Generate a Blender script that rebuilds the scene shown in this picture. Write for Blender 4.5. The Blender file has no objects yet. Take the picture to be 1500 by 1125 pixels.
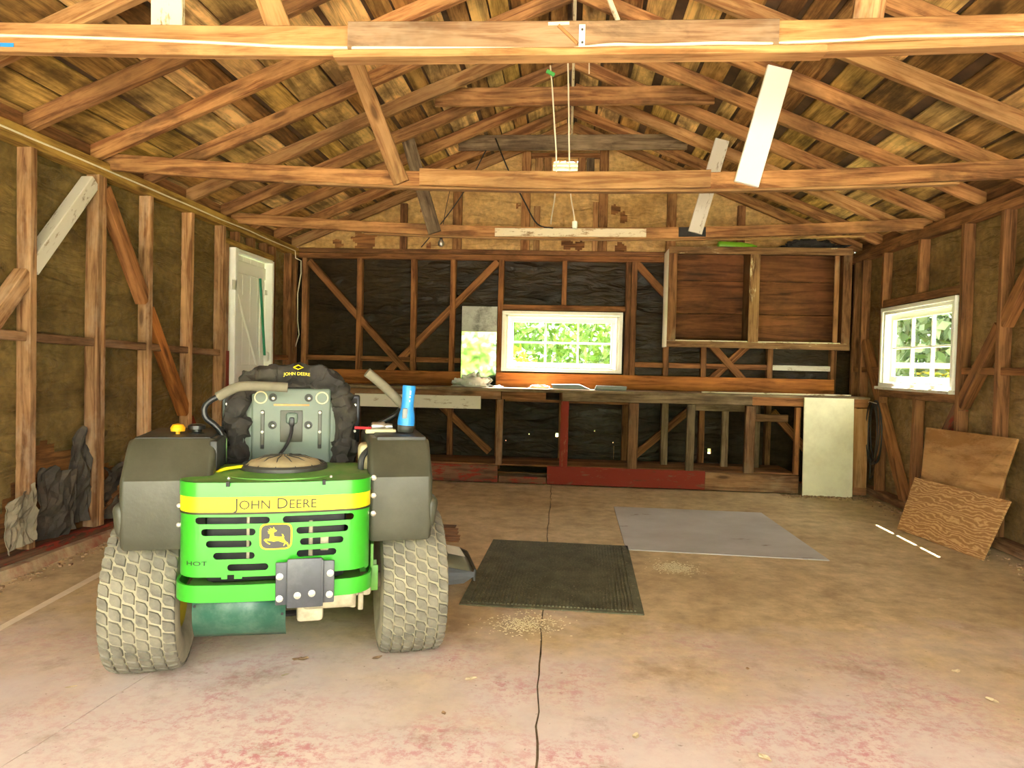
import bpy, bmesh, math, random
from mathutils import Vector, Matrix, noise
random.seed(7)
SC = bpy.context.scene
COL = SC.collection
V = Vector
PI = math.pi
# ------------------------------------------------------------------ camera, world, sun, exposure
F, YAW, PIT, ROL, HC = 1050.0, .0746, -.0265, .0231, 1.25      # pixels of the 1500x1125 frame, radians, metres
XL, XR, D, ZP = -3.117, 3.098, 8.118, 2.55                      # inner faces of the studs, top of the wall plates
FRONT = -0.85
_f = V((-math.sin(YAW)*math.cos(PIT), math.cos(YAW)*math.cos(PIT), math.sin(PIT)))
_r0 = V((math.cos(YAW), math.sin(YAW), 0)); _u0 = _r0.cross(_f)
_r = _r0*math.cos(ROL)+_u0*math.sin(ROL); _u = -_r0*math.sin(ROL)+_u0*math.cos(ROL)
CAMP = V((0, 0, HC))
cam = bpy.data.cameras.new('camera'); camo = bpy.data.objects.new('camera', cam); COL.objects.link(camo)
cam.sensor_fit = 'HORIZONTAL'; cam.sensor_width = 36; cam.lens = F/1500*36; cam.clip_start = .05
camo.matrix_world = Matrix(((_r.x, _u.x, -_f.x, 0), (_r.y, _u.y, -_f.y, 0), (_r.z, _u.z, -_f.z, HC), (0, 0, 0, 1)))
SC.camera = camo
world = bpy.data.worlds.new('sky'); SC.world = world; world.use_nodes = True
_bg = world.node_tree.nodes['Background']
_bg.inputs[0].default_value = (1.0, .985, .95, 1); _bg.inputs[1].default_value = 1.2
sun = bpy.data.lights.new('sun', 'SUN'); sun.energy = 15; sun.angle = .01; sun.color = (1, .95, .86)
suno = bpy.data.objects.new('sun', sun); COL.objects.link(suno)
suno.rotation_euler = V((-.45, -.85, -1.1)).to_track_quat('-Z', 'Y').to_euler()
SC.view_settings.view_transform = 'Standard'; SC.view_settings.look = 'None'
SC.view_settings.gamma = 1; SC.view_settings.use_curve_mapping = False
SC.view_settings.exposure = 3.75

def ray(px, py): return _f+_r*((px-750)/F)-_u*((py-562.5)/F)
def on(px, py, ax, v):
    d = ray(px, py); return CAMP+d*((v-CAMP[ax])/d[ax])
def G(px, py): return on(px, py, 2, 0)
# ------------------------------------------------------------------ helpers: objects
def wm(o):
    b = o.matrix_basis
    return (wm(o.parent) @ o.matrix_parent_inverse @ b) if o.parent else b
def link(o, parent=None, keep=False):
    COL.objects.link(o)
    if parent is not None:
        o.parent = parent
        if keep: o.matrix_parent_inverse = wm(parent).inverted()
    return o
def tag(o, label=None, cat=None, group=None, kind=None):
    if label: o['label'] = label
    if cat: o['category'] = cat
    if group: o['group'] = group
    if kind: o['kind'] = kind
    return o
def empty(name, loc=(0, 0, 0), rz=0):
    o = bpy.data.objects.new(name, None); o.empty_display_size = .1
    COL.objects.link(o); o.location = loc; o.rotation_euler = (0, 0, rz); return o
class MB:
    def __init__(s): s.v = []; s.f = []
    def add(s, vs, fs, M=None):
        n = len(s.v); s.v += [(M @ V(p)) if M else V(p) for p in vs]
        s.f += [tuple(i+n for i in f) for f in fs]; return s
    def box(s, c, d, M=None):
        x, y, z = c; a, b, e = d[0]/2, d[1]/2, d[2]/2
        vs = [(x+i*a, y+j*b, z+k*e) for i in (-1, 1) for j in (-1, 1) for k in (-1, 1)]
        return s.add(vs, [(0, 1, 3, 2), (4, 6, 7, 5), (0, 4, 5, 1), (2, 3, 7, 6), (0, 2, 6, 4), (1, 5, 7, 3)], M)
    def rbox(s, c, d, r, seg=2, M=None):
        bm = bmesh.new(); bmesh.ops.create_cube(bm, size=1)
        bmesh.ops.scale(bm, vec=d, verts=bm.verts)
        bmesh.ops.bevel(bm, geom=bm.edges[:], offset=r, segments=seg, affect='EDGES', profile=.5)
        bmesh.ops.translate(bm, vec=c, verts=bm.verts)
        return s.bm(bm, M)
    def bm(s, bm, M=None):
        bm.verts.index_update()
        vs = [v.co.copy() for v in bm.verts]; fs = [[v.index for v in f.verts] for f in bm.faces]
        bm.free(); return s.add(vs, fs, M)
    def tube(s, pts, r, n=8, M=None):
        pts = [V(p) for p in pts]; rr = r if isinstance(r, (list, tuple)) else [r]*len(pts)
        rings = []; nrm = None
        for i, p in enumerate(pts):
            t = (pts[min(i+1, len(pts)-1)]-pts[max(i-1, 0)])
            t = t.normalized() if t.length > 1e-9 else V((0, 0, 1))
            if nrm is None: nrm = t.orthogonal().normalized()
            else:
                nrm = (nrm-t*nrm.dot(t))
                nrm = nrm.normalized() if nrm.length > 1e-6 else t.orthogonal().normalized()
            b = t.cross(nrm)
            rings.append([p+(nrm*math.cos(2*PI*k/n)+b*math.sin(2*PI*k/n))*rr[i] for k in range(n)])
        vs = [q for g in rings for q in g]; fs = []
        for i in range(len(rings)-1):
            for k in range(n):
                a, b2 = i*n+k, i*n+(k+1) % n; fs.append((a, b2, b2+n, a+n))
        fs.append(tuple(range(n-1, -1, -1))); fs.append(tuple(range((len(rings)-1)*n, len(rings)*n)))
        return s.add(vs, fs, M)
    def lathe(s, prof, n=24, M=None, close=False):
        vs = [(r*math.cos(2*PI*k/n), r*math.sin(2*PI*k/n), z) for r, z in prof for k in range(n)]
        fs = []; m = len(prof)
        for i in range(m if close else m-1):
            j = (i+1) % m
            for k in range(n):
                k2 = (k+1) % n; fs.append((i*n+k, i*n+k2, j*n+k2, j*n+k))
        if not close:
            fs.append(tuple(range(n-1, -1, -1))); fs.append(tuple(range((m-1)*n, m*n)))
        return s.add(vs, fs, M)
    def prism(s, poly, z0, z1, M=None):
        n = len(poly)
        vs = [(x, y, z0) for x, y in poly]+[(x, y, z1) for x, y in poly]
        fs = [tuple(range(n-1, -1, -1)), tuple(range(n, 2*n))]+[(i, (i+1) % n, n+(i+1) % n, n+i) for i in range(n)]
        return s.add(vs, fs, M)
    def build(s, name, mat, parent=None, smooth=False, keep=False, fix=True):
        me = bpy.data.meshes.new(name); me.from_pydata([tuple(p) for p in s.v], [], s.f)
        if fix:
            b = bmesh.new(); b.from_mesh(me); bmesh.ops.recalc_face_normals(b, faces=b.faces[:]); b.to_mesh(me); b.free()
        me.update()
        if mat: me.materials.append(mat)
        if smooth:
            me.polygons.foreach_set('use_smooth', [True]*len(me.polygons))
            try: me.set_sharp_from_angle(angle=math.radians(38))
            except Exception: pass
        o = bpy.data.objects.new(name, me); return link(o, parent, keep)
def board(name, p0, p1, h, t, mat, parent=None, up=(0, 0, 1), seg=1, sag=0., jit=0., keep=True, ch=.004):
    """a sawn timber from p0 to p1: h across 'up', t across the rest; lightly eased edges, may sag or be uneven"""
    p0, p1 = V(p0), V(p1); x = (p1-p0); L = x.length; x.normalize()
    z = V(up)-x*x.dot(V(up)); z.normalize(); y = z.cross(x)
    a, b = t/2, h/2; ch = min(ch, a*.4, b*.4)
    ring = [(-a, -b+ch), (-a+ch, -b), (a-ch, -b), (a, -b+ch), (a, b-ch), (a-ch, b), (-a+ch, b), (-a, b-ch)]
    vs = []; fs = []
    for i in range(seg+1):
        q = i/seg; dz = -sag*4*q*(1-q); jy = random.uniform(-jit, jit); jz = random.uniform(-jit, jit)
        vs += [((q-.5)*L, yy+jy, zz+dz+jz) for yy, zz in ring]
    for i in range(seg):
        for k in range(8):
            k2 = (k+1) % 8; fs.append((i*8+k, i*8+k2, i*8+8+k2, i*8+8+k))
    fs.append(tuple(range(7, -1, -1))); fs.append(tuple(range(seg*8, seg*8+8)))
    m = MB(); m.add(vs, fs)
    me_o = m.build(name, mat)
    c = (p0+p1)/2
    me_o.matrix_basis = Matrix(((x.x, y.x, z.x, c.x), (x.y, y.y, z.y, c.y), (x.z, y.z, z.z, c.z), (0, 0, 0, 1)))
    if parent is not None:
        me_o.parent = parent
        if keep: me_o.matrix_parent_inverse = wm(parent).inverted()
    return me_o
def sheet(name, o, u, v, us, vs, mat, parent=None, holes=(), disp=None, thick=0, keepcell=None):
    """a grid sheet o+u*a+v*b with rectangular openings (a0,a1,b0,b1); disp(a,b) moves it along its normal"""
    o, u, v = V(o), V(u), V(v); n = u.cross(v).normalized()
    us = sorted(set([round(q, 4) for q in us]+[round(q, 4) for h in holes for q in h[:2]]))
    vs = sorted(set([round(q, 4) for q in vs]+[round(q, 4) for h in holes for q in h[2:]]))
    P = []; fs = []; nv = len(vs)
    for a in us:
        for b in vs: P.append(o+u*a+v*b+(n*disp(a, b) if disp else V()))
    for i in range(len(us)-1):
        for j in range(nv-1):
            ca, cb = (us[i]+us[i+1])/2, (vs[j]+vs[j+1])/2
            if any(h[0] < ca < h[1] and h[2] < cb < h[3] for h in holes): continue
            if keepcell and not keepcell(ca, cb): continue
            k = i*nv+j; fs.append((k, k+nv, k+nv+1, k+1))
    m = MB(); m.add(P, fs)
    ob = m.build(name, mat, parent, fix=False, keep=True)
    if thick:
        md = ob.modifiers.new('thickness', 'SOLIDIFY'); md.thickness = thick; md.offset = -1
    return ob
def lin(a, b, n): return [a+(b-a)*i/n for i in range(n+1)]
def nz(x, y=0, z=0): return noise.noise((x, y, z))
def cubic(pts, n=8):
    """smooth path through points (Catmull-Rom)"""
    pts = [V(p) for p in pts]; out = []
    for i in range(len(pts)-1):
        a, b, c, d = pts[max(i-1, 0)], pts[i], pts[i+1], pts[min(i+2, len(pts)-1)]
        for k in range(n):
            t = k/n
            out.append(.5*((2*b)+(c-a)*t+(2*a-5*b+4*c-d)*t*t+(3*b-a-3*c+d)*t**3))
    return out+[pts[-1]]
def text_mesh(body, size):
    cu = bpy.data.curves.new('lettering', 'FONT'); cu.body = body; cu.size = size; cu.extrude = .0006; cu.resolution_u = 3
    o = bpy.data.objects.new('lettering', cu); COL.objects.link(o)
    dg = bpy.context.evaluated_depsgraph_get(); me = bpy.data.meshes.new_from_object(o.evaluated_get(dg))
    vs = [v.co.copy() for v in me.vertices]; fs = [tuple(p.vertices) for p in me.polygons]
    bpy.data.objects.remove(o); bpy.data.curves.remove(cu); bpy.data.meshes.remove(me)
    return vs, fs
# ------------------------------------------------------------------ helpers: materials
def srgb(r, g, b):
    f = lambda c: c/12.92 if c <= .04045 else ((c+.055)/1.055)**2.4
    return (f(r/255), f(g/255), f(b/255), 1)
class NT:
    def __init__(s, name):
        s.m = bpy.data.materials.new(name); s.m.use_nodes = True; s.t = s.m.node_tree
        s.b = s.t.nodes['Principled BSDF']; s.out = s.t.nodes['Material Output']
    def n(s, ty, **kw):
        nd = s.t.nodes.new(ty)
        for k, v in kw.items():
            if k.startswith('_'): setattr(nd, k[1:], v)
        return nd
    def l(s, a, b): s.t.links.new(a, b)
    def coord(s, scale=(1, 1, 1), rnd=True, which='Object', loc=(0, 0, 0)):
        tc = s.n('ShaderNodeTexCoord'); mp = s.n('ShaderNodeMapping'); mp.inputs['Scale'].default_value = scale
        mp.inputs['Location'].default_value = loc
        s.l(tc.outputs[which], mp.inputs['Vector'])
        if not rnd: return mp.outputs[0]
        oi = s.n('ShaderNodeObjectInfo'); mu = s.n('ShaderNodeMath', _operation='MULTIPLY'); mu.inputs[1].default_value = 61.7
        s.l(oi.outputs['Random'], mu.inputs[0])
        ad = s.n('ShaderNodeVectorMath', _operation='ADD'); s.l(mp.outputs[0], ad.inputs[0]); s.l(mu.outputs[0], ad.inputs[1])
        return ad.outputs[0]
    def noise(s, vec, scale, detail=4, rough=.55, dist=0):
        t = s.n('ShaderNodeTexNoise'); t.inputs['Scale'].default_value = scale; t.inputs['Detail'].default_value = detail
        t.inputs['Roughness'].default_value = rough; t.inputs['Distortion'].default_value = dist
        s.l(vec, t.inputs['Vector']); return t.outputs[0]
    def ramp(s, fac, stops):
        r = s.n('ShaderNodeValToRGB'); e = r.color_ramp.elements
        while len(e) < len(stops): e.new(.5)
        for q, (p, c) in zip(e, stops): q.position = p; q.color = c if len(c) == 4 else (*c, 1)
        s.l(fac, r.inputs[0]); return r.outputs[0]
    def mix(s, a, b, fac, mode='MIX'):
        x = s.n('ShaderNodeMix', _data_type='RGBA', _blend_type=mode)
        for sk, val in ((x.inputs[0], fac), (x.inputs[6], a), (x.inputs[7], b)):
            if hasattr(val, 'is_linked') or hasattr(val, 'links'): s.l(val, sk)
            else: sk.default_value = val
        return x.outputs[2]
    def math(s, op, a, b):
        x = s.n('ShaderNodeMath', _operation=op)
        for sk, val in zip(x.inputs, (a, b)):
            if hasattr(val, 'links'): s.l(val, sk)
            else: sk.default_value = val
        return x.outputs[0]
    def bump(s, h, strength=.3, dist=.01):
        b = s.n('ShaderNodeBump'); b.inputs['Strength'].default_value = strength; b.inputs['Distance'].default_value = dist
        s.l(h, b.inputs['Height']); s.l(b.outputs[0], s.b.inputs['Normal'])
    def done(s, col=None, rough=.8, metal=0, spec=.3):
        if col is not None:
            if hasattr(col, 'links'): s.l(col, s.b.inputs['Base Color'])
            else: s.b.inputs['Base Color'].default_value = col
        s.b.inputs['Roughness'].default_value = rough; s.b.inputs['Metallic'].default_value = metal
        s.b.inputs['Specular IOR Level'].default_value = spec; return s.m
BW = lambda v: (v, v, v, 1)
def wood(name, light, dark, var=.35, stain=None, stain_amt=.4, paint=None, paint_amt=.5, paint_scale=6, rough=.82, grain=1., palette=None, blotch=.75):
    t = NT(name)
    cg = t.coord((.55*grain, 7*grain, 7*grain)); c = t.coord()
    g = t.noise(cg, 3.0, 7, .6, .9); fine = t.noise(t.coord((3, 90, 90)), 2.0, 3)
    gg = t.math('ADD', t.math('MULTIPLY', g, .8), t.math('MULTIPLY', fine, .2))
    col = t.ramp(gg, [(.4, dark), (.485, [l*.55+d*.45 for l, d in zip(light, dark)]), (.58, light)])
    if palette:
        oi = t.n('ShaderNodeObjectInfo')
        pc = t.ramp(oi.outputs['Random'], [(i/len(palette), p) for i, p in enumerate(palette)])
        pc.node.color_ramp.interpolation = 'CONSTANT'
        col = t.mix(col, pc, .68)
        col = t.mix(col, t.ramp(gg, [(.4, BW(.5)), (.58, BW(1.15))]), 1, 'MULTIPLY')
    big = t.noise(c, 2.2, 4, .6)
    col = t.mix(col, t.ramp(big, [(.3, BW(1-var)), (.55, BW(1)), (.75, BW(1+var*.5))]), 1, 'MULTIPLY')
    bl = t.ramp(t.noise(t.coord((1.1, 3.2, 3.2), loc=(8, 2, 6)), 2.6, 6, .68, .4), [(.3, BW(.42)), (.44, BW(.92)), (.7, BW(1.1))])
    col = t.mix(col, bl, blotch, 'MULTIPLY')
    if stain:
        s_ = t.ramp(t.noise(t.coord((1, 2, 2), loc=(5, 3, 1)), 1.7, 5, .65), [(.5, BW(0)), (.66, BW(1))])
        col = t.mix(col, stain, t.math('MULTIPLY', s_, stain_amt))
    kn = t.n('ShaderNodeTexVoronoi'); kn.inputs['Scale'].default_value = 1.0; t.l(t.coord((1.6, 5.5, 5.5)), kn.inputs['Vector'])
    kf = t.ramp(kn.outputs['Distance'], [(.06, BW(.8)), (.14, BW(0))])
    col = t.mix(col, [d*.4 for d in dark[:3]]+[1], kf)
    oi = t.n('ShaderNodeObjectInfo')
    col = t.mix(col, t.ramp(oi.outputs['Random'], [(0, BW(1-var*.7)), (1, BW(1+var*.45))]), 1, 'MULTIPLY')
    if paint:
        pm = t.ramp(t.noise(t.coord((1.2, 4, 4), loc=(2, 9, 4)), paint_scale, 7, .72), [(1-paint_amt-.05, BW(0)), (1-paint_amt+.03, BW(1))])
        col = t.mix(col, paint, pm)
    t.bump(gg, .35, .004)
    return t.done(col, rough, 0, .25)
def plain(name, col, rough=.6, metal=0, var=.12, scale=8, dirt=None, dirt_amt=.5, bump=0, spec=.4, dscale=5):
    t = NT(name); c = t.coord()
    n1 = t.noise(c, scale, 5, .6)
    k = t.mix(col, t.ramp(n1, [(.3, BW(1-var)), (.7, BW(1+var))]), 1, 'MULTIPLY')
    if dirt:
        d = t.ramp(t.noise(t.coord(loc=(3, 1, 7)), dscale, 7, .7), [(.45, BW(0)), (.68, BW(1))])
        k = t.mix(k, dirt, t.math('MULTIPLY', d, dirt_amt))
    if bump: t.bump(t.noise(c, scale*6, 4), bump, .004)
    return t.done(k, rough, metal, spec)
def paper_mat(name, col, col2, rough=.7):
    t = NT(name); c = t.coord(rnd=False)
    k = t.ramp(t.noise(t.coord((1, 1, 2.2), False), 1.6, 5, .6, .5), [(.3, col2), (.6, col)])
    k = t.mix(k, t.ramp(t.noise(c, 14, 5, .65), [(.35, BW(.7)), (.7, BW(1.25))]), 1, 'MULTIPLY')
    t.bump(t.noise(t.coord((.8, .8, 3.0), False), 4, 4, .5, 1.1), .8, .05)
    return t.done(k, rough, 0, .2)

W = dict(
 rafter=wood('rafter timber', (.5, .245, .085, 1), (.21, .082, .026, 1), .4, (.05, .025, .012, 1), .5),
 tie=wood('tie beam timber', (.5, .275, .105, 1), (.27, .12, .038, 1), .3, (.14, .07, .03, 1), .3),
 tie_grey=wood('weathered splice timber', (.36, .22, .12, 1), (.2, .105, .05, 1), .3, (.55, .45, .32, 1), .3),
 stud=wood('wall stud timber', (.5, .27, .12, 1), (.2, .085, .03, 1), .4, (.62, .44, .28, 1), .6),
 brace=wood('brace timber', (.36, .15, .05, 1), (.14, .05, .016, 1), .35),
 stud_dark=wood('old dark stud timber', (.36, .16, .06, 1), (.14, .055, .02, 1), .35, (.05, .022, .01, 1), .4),
 plate_left=wood('yellowed plate timber', (.46, .27, .06, 1), (.22, .11, .022, 1), .3),
 sheath=wood('roof sheathing', (.72, .43, .14, 1), (.26, .12, .032, 1), .5, (.06, .03, .012, 1), .75,
             palette=[(.66, .35, .09, 1), (.46, .2, .05, 1), (.85, .55, .18, 1), (.62, .38, .08, 1), (.22, .09, .028, 1), (.8, .5, .2, 1)], grain=.6),
 cream=wood('cream painted board', (.45, .3, .16, 1), (.25, .14, .06, 1), .2, paint=(.74, .63, .42, 1), paint_amt=.56, blotch=.15),
 white_board=wood('white painted brace', (.7, .62, .48, 1), (.5, .4, .28, 1), .1, paint=(.88, .84, .74, 1), paint_amt=.72, blotch=.15),
 pale_board=wood('pale flaking board', (.5, .4, .28, 1), (.3, .2, .1, 1), .2, paint=(.66, .6, .48, 1), paint_amt=.6, blotch=.15),
 red=wood('red painted timber', (.3, .12, .06, 1), (.14, .05, .02, 1), .25, paint=(.23, .03, .016, 1), paint_amt=.6),
 red_fade=wood('faded red timber', (.2, .1, .05, 1), (.09, .04, .02, 1), .3, paint=(.24, .03, .016, 1), paint_amt=.46),
 ledger=wood('orange ledger timber', (.5, .18, .04, 1), (.24, .075, .018, 1), .25),
 bench=wood('bench timber', (.33, .17, .075, 1), (.13, .055, .022, 1), .4, (.36, .28, .17, 1), .4),
 grey_wood=wood('grey weathered timber', (.3, .21, .115, 1), (.13, .08, .04, 1), .4, (.06, .036, .02, 1), .6),
 cabinet=wood('cabinet timber', (.27, .12, .045, 1), (.1, .04, .014, 1), .35, (.55, .42, .22, 1), .25),
 cab_back=wood('cabinet back plank', (.24, .085, .028, 1), (.1, .034, .012, 1), .35, (.03, .018, .012, 1), .5, grain=.7),
 cab_face=wood('cabinet face frame', (.32, .17, .07, 1), (.14, .06, .022, 1), .35, paint=(.7, .56, .33, 1), paint_amt=.36, paint_scale=3),
 ply=wood('plywood sheet', (.55, .3, .115, 1), (.36, .165, .05, 1), .2, (.2, .1, .04, 1), .25, grain=.35),
 siding=wood('inside of the siding', (.4, .17, .05, 1), (.15, .06, .02, 1), .35),
 door=wood('door paint', (.82, .79, .68, 1), (.7, .66, .54, 1), .05, paint=(.9, .87, .76, 1), paint_amt=.85, blotch=.15),
)
M = dict(
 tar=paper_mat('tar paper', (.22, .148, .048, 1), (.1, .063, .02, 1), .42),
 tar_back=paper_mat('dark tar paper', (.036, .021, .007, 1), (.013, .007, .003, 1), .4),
 kraft=paper_mat('gable kraft paper', (.68, .43, .16, 1), (.5, .28, .085, 1), .8),
 torn=plain('torn black felt', (.055, .045, .034, 1), .8, 0, .5, 6, (.2, .15, .09, 1), .4, .3),
 shingle=plain('roof underlay', (.1, .055, .025, 1), .9, 0, .5, 4),
 white=plain('white window paint', (.88, .86, .76, 1), .45, 0, .03, 5, (.6, .5, .36, 1), .15),
 panel_white=plain('cream panel paint', (.76, .7, .47, 1), .5, 0, .08, 3, (.5, .4, .22, 1), .35),
 cable=plain('cable sheath', (.78, .68, .48, 1), .5), wire=plain('dark wire', (.03, .025, .02, 1), .5),
 steel=plain('zinc steel', (.55, .53, .48, 1), .35, .9, .2), galv=plain('galvanised strap', (.8, .78, .7, 1), .5, .3),
 nail=plain('pale metal bracket', (.75, .68, .5, 1), .5, .2),
 green_rod=plain('green enamel', (.02, .22, .1, 1), .4),
 lime=plain('lime plastic', (.25, .6, .03, 1), .4), lime_clip=plain('green clip', (.1, .5, .12, 1), .4),
 plastic_bag=plain('clear bag', (.72, .74, .7, 1), .3, 0, .15, 9), greyp=plain('grey plastic', (.25, .27, .25, 1), .5),
 newsp=plain('paper scrap', (.78, .74, .62, 1), .7), rubber=plain('black hose rubber', (.035, .03, .025, 1), .5),
 dark=plain('dark debris', (.03, .025, .02, 1), .8, 0, .5, 9),
 leaf=plain('dry leaf', (.6, .48, .28, 1), .8, 0, .3, 20), rubble=plain('rubble and chips', (.32, .2, .1, 1), .9, 0, .5, 30),
 # mower
 green=plain('green enamel paint', (.035, .36, .018, 1), .28, 0, .04, 5, (.2, .26, .1, 1), .06, spec=.6),
 green_dusty=plain('dusty green paint', (.1, .27, .04, 1), .5, 0, .2, 7, (.3, .29, .15, 1), .6, spec=.4),
 green_deep=plain('dark green scuffed steel', (.02, .09, .055, 1), .4, 0, .15, 6, (.22, .3, .22, 1), .3, spec=.5, dscale=12),
 yellow=plain('yellow decal', (.82, .66, .01, 1), .4, 0, .02), letter=plain('dark decal ink', (.035, .03, .008, 1), .5),
 emblem=plain('grey emblem enamel', (.045, .043, .04, 1), .35), tank=plain('olive grey plastic', (.05, .05, .031, 1), .42, 0, .15, 9, (.1, .096, .066, 1), .35, .15, spec=.5),
 tank_dark=plain('black plastic', (.035, .035, .03, 1), .45, 0, .2, 9, (.12, .12, .08, 1), .3), seatshell=plain('grey green seat shell', (.13, .165, .13, 1), .5, 0, .1, 8, (.25, .24, .17, 1), .25, .1),
 fabric=plain('black seat fabric', (.03, .026, .022, 1), .85, 0, .4, 12, (.1, .08, .05, 1), .4, .3), black=plain('satin black steel', (.02, .02, .02, 1), .28, .2, .1),
 foam=plain('foam grip', (.17, .15, .1, 1), .8, 0, .15, 14, None, 0, .2), tyre=plain('dusty tyre rubber', (.15, .135, .098, 1), .9, 0, .3, 14, (.29, .255, .17, 1), .5, .25, dscale=9),
 tyre_groove=plain('tyre side rubber', (.33, .29, .185, 1), .92, 0, .2, 10, (.14, .12, .08, 1), .45, .2),
 rim=plain('wheel rim', (.5, .38, .03, 1), .5), hitch=plain('slate steel plate', (.065, .068, .075, 1), .45, .2, .15, 10, (.25, .25, .25, 1), .25),
 bolt=plain('worn bolt head', (.6, .57, .48, 1), .4, .7), alloy=plain('dirty cast alloy', (.5, .44, .3, 1), .6, .3, .3, 14, (.2, .13, .07, 1), .5),
 engine=plain('engine dark', (.02, .02, .018, 1), .6, .2, .3, 20), screen=plain('dusty intake screen', (.42, .35, .19, 1), .7, 0, .2, 16, (.25, .2, .1, 1), .5),
 cream_tank=plain('translucent cream plastic', (.68, .6, .34, 1), .45, 0, .1, 5, (.3, .22, .1, 1), .3), rust=plain('rubbed rust', (.5, .28, .1, 1), .7, 0, .3, 20),
 blue=plain('blue flashlight plastic', (.03, .26, .68, 1), .35, 0, .04), knob=plain('orange knob', (.8, .38, .01, 1), .4), red_p=plain('red handle', (.5, .03, .04, 1), .4),
 chute=plain('dusty chute plastic', (.17, .165, .1, 1), .6, 0, .15, 9, (.3, .27, .17, 1), .4), decal_white=plain('white decal', (.75, .74, .6, 1), .5),
 bark=plain('bark', (.14, .1, .06, 1), .9), grass=plain('sunlit grass', (.11, .17, .03, 1), .9, 0, .4, 3), drive=plain('pale driveway', (.6, .55, .48, 1), .9, 0, .1, 2),
)
def leafmat(name, c1, c2):
    t = NT(name); g = t.n('ShaderNodeNewGeometry')
    k = t.ramp(g.outputs['Random Per Island'], [(0, c1), (1, c2)])
    t.done(k, .6); t.b.inputs['Transmission Weight'].default_value = 0
    return t.m
M['leaves'] = leafmat('green leaves', (.03, .09, .008, 1), (.12, .21, .03, 1))
M['leaves_y'] = leafmat('yellowing leaves', (.13, .16, .012, 1), (.36, .26, .01, 1))
M['leaves_d'] = leafmat('grey green leaves', (.04, .07, .028, 1), (.12, .16, .08, 1))
def glass_mat():
    t = NT('window glass'); tr = t.n('ShaderNodeBsdfTransparent'); gl = t.n('ShaderNodeBsdfGlossy'); gl.inputs['Roughness'].default_value = .03
    tr.inputs[0].default_value = (.93, .95, .92, 1)
    mx = t.n('ShaderNodeMixShader'); mx.inputs[0].default_value = .07
    t.l(tr.outputs[0], mx.inputs[1]); t.l(gl.outputs[0], mx.inputs[2]); t.l(mx.outputs[0], t.out.inputs[0]); return t.m
M['glass'] = glass_mat()
def mirror_mat():
    t = NT('mirror glass'); d = t.ramp(t.noise(t.coord(rnd=False), 9, 6, .7), [(.45, (.6, .62, .57, 1)), (.8, (.42, .42, .38, 1))])
    return t.done(d, .035, 1)
M['mirror'] = mirror_mat()
M['mirror_old'] = plain('clouded mirror', (.36, .35, .31, 1), .4, .2, .2, 6, (.05, .045, .04, 1), .9, 0, .4, 7)
def floor_mat():
    t = NT('worn concrete'); c = t.coord(rnd=False)
    base = t.ramp(t.noise(c, .9, 6, .6), [(.3, (.47, .33, .16, 1)), (.7, (.68, .51, .28, 1))])
    base = t.mix(base, t.ramp(t.noise(c, 7, 6, .7), [(.3, BW(.68)), (.7, BW(1.2))]), 1, 'MULTIPLY')
    sep = t.n('ShaderNodeSeparateXYZ'); t.l(c, sep.inputs[0])
    near = t.math('ADD', t.math('MULTIPLY', sep.outputs[1], -.55), 2.15)           # old red paint survives near the door
    wob = t.math('ADD', near, t.math('MULTIPLY', t.math('SUBTRACT', t.noise(c, 1.3, 5, .6), .5), 1.8))
    zone = t.ramp(wob, [(.15, BW(0)), (.8, BW(1))])
    pale = t.mix(base, (.64, .545, .49, 1), t.math('MULTIPLY', zone, .75))
    spk = t.ramp(t.noise(c, 24, 9, .78), [(.46, BW(0)), (.58, BW(1))])
    blot = t.ramp(t.noise(c, 1.7, 4, .55), [(.42, BW(.1)), (.64, BW(1))])
    pale = t.mix(pale, (.5, .2, .2, 1), t.math('MULTIPLY', t.math('MULTIPLY', spk, zone), t.math('MULTIPLY', blot, .95)))
    st = t.ramp(t.noise(t.coord((1, 1, 1), False, loc=(4, 1, 0)), 2.6, 7, .72), [(.54, BW(0)), (.7, BW(1))])
    k = t.mix(pale, (.22, .125, .05, 1), t.math('MULTIPLY', st, .5))
    sp = t.ramp(t.noise(c, 45, 3, .5), [(.68, BW(0)), (.74, BW(1))]); k = t.mix(k, (.12, .08, .04, 1), t.math('MULTIPLY', sp, .5))
    t.bump(t.noise(c, 30, 6, .7), .25, .004)
    return t.done(k, .85, 0, .3)
M['floor'] = floor_mat()
def mat_rubber():
    t = NT('ribbed rubber mat'); c = t.coord(rnd=False)
    k = t.ramp(t.noise(c, 6, 6, .7), [(.35, (.07, .068, .035, 1)), (.65, (.15, .14, .075, 1))])
    d = t.ramp(t.noise(c, 60, 5, .7), [(.56, BW(0)), (.66, BW(1))]); k = t.mix(k, (.34, .29, .16, 1), t.math('MULTIPLY', d, .6))
    return t.done(k, .8)
M['mat'] = mat_rubber()
def sheet_mat():
    t = NT('pale worn board'); c = t.coord(rnd=False)
    k = t.ramp(t.noise(c, 2, 6, .6), [(.3, (.42, .38, .33, 1)), (.7, (.56, .53, .49, 1))])
    s_ = t.ramp(t.noise(t.coord((1, 2, 1), False, loc=(1, 7, 0)), 3.2, 5, .6), [(.64, BW(0)), (.7, BW(1))]); k = t.mix(k, (.2, .13, .08, 1), t.math('MULTIPLY', s_, .7))
    return t.done(k, .6)
M['sheet'] = sheet_mat()
#@@BODY
# ================================================================== STRUCTURE
def struct(o): o['kind'] = 'structure'; return o
# ---- ground outside
g = struct(MB().box((0, 0, -.16), (80, 80, .1)).build('ground', M['grass'])); g['label'] = 'sunlit grass around the garage'
dr = struct(MB().box((0, -7.6, -.07), (9, 13.4, .1)).build('driveway_ground', M['drive'])); dr['label'] = 'pale driveway in front of the open garage'
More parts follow.
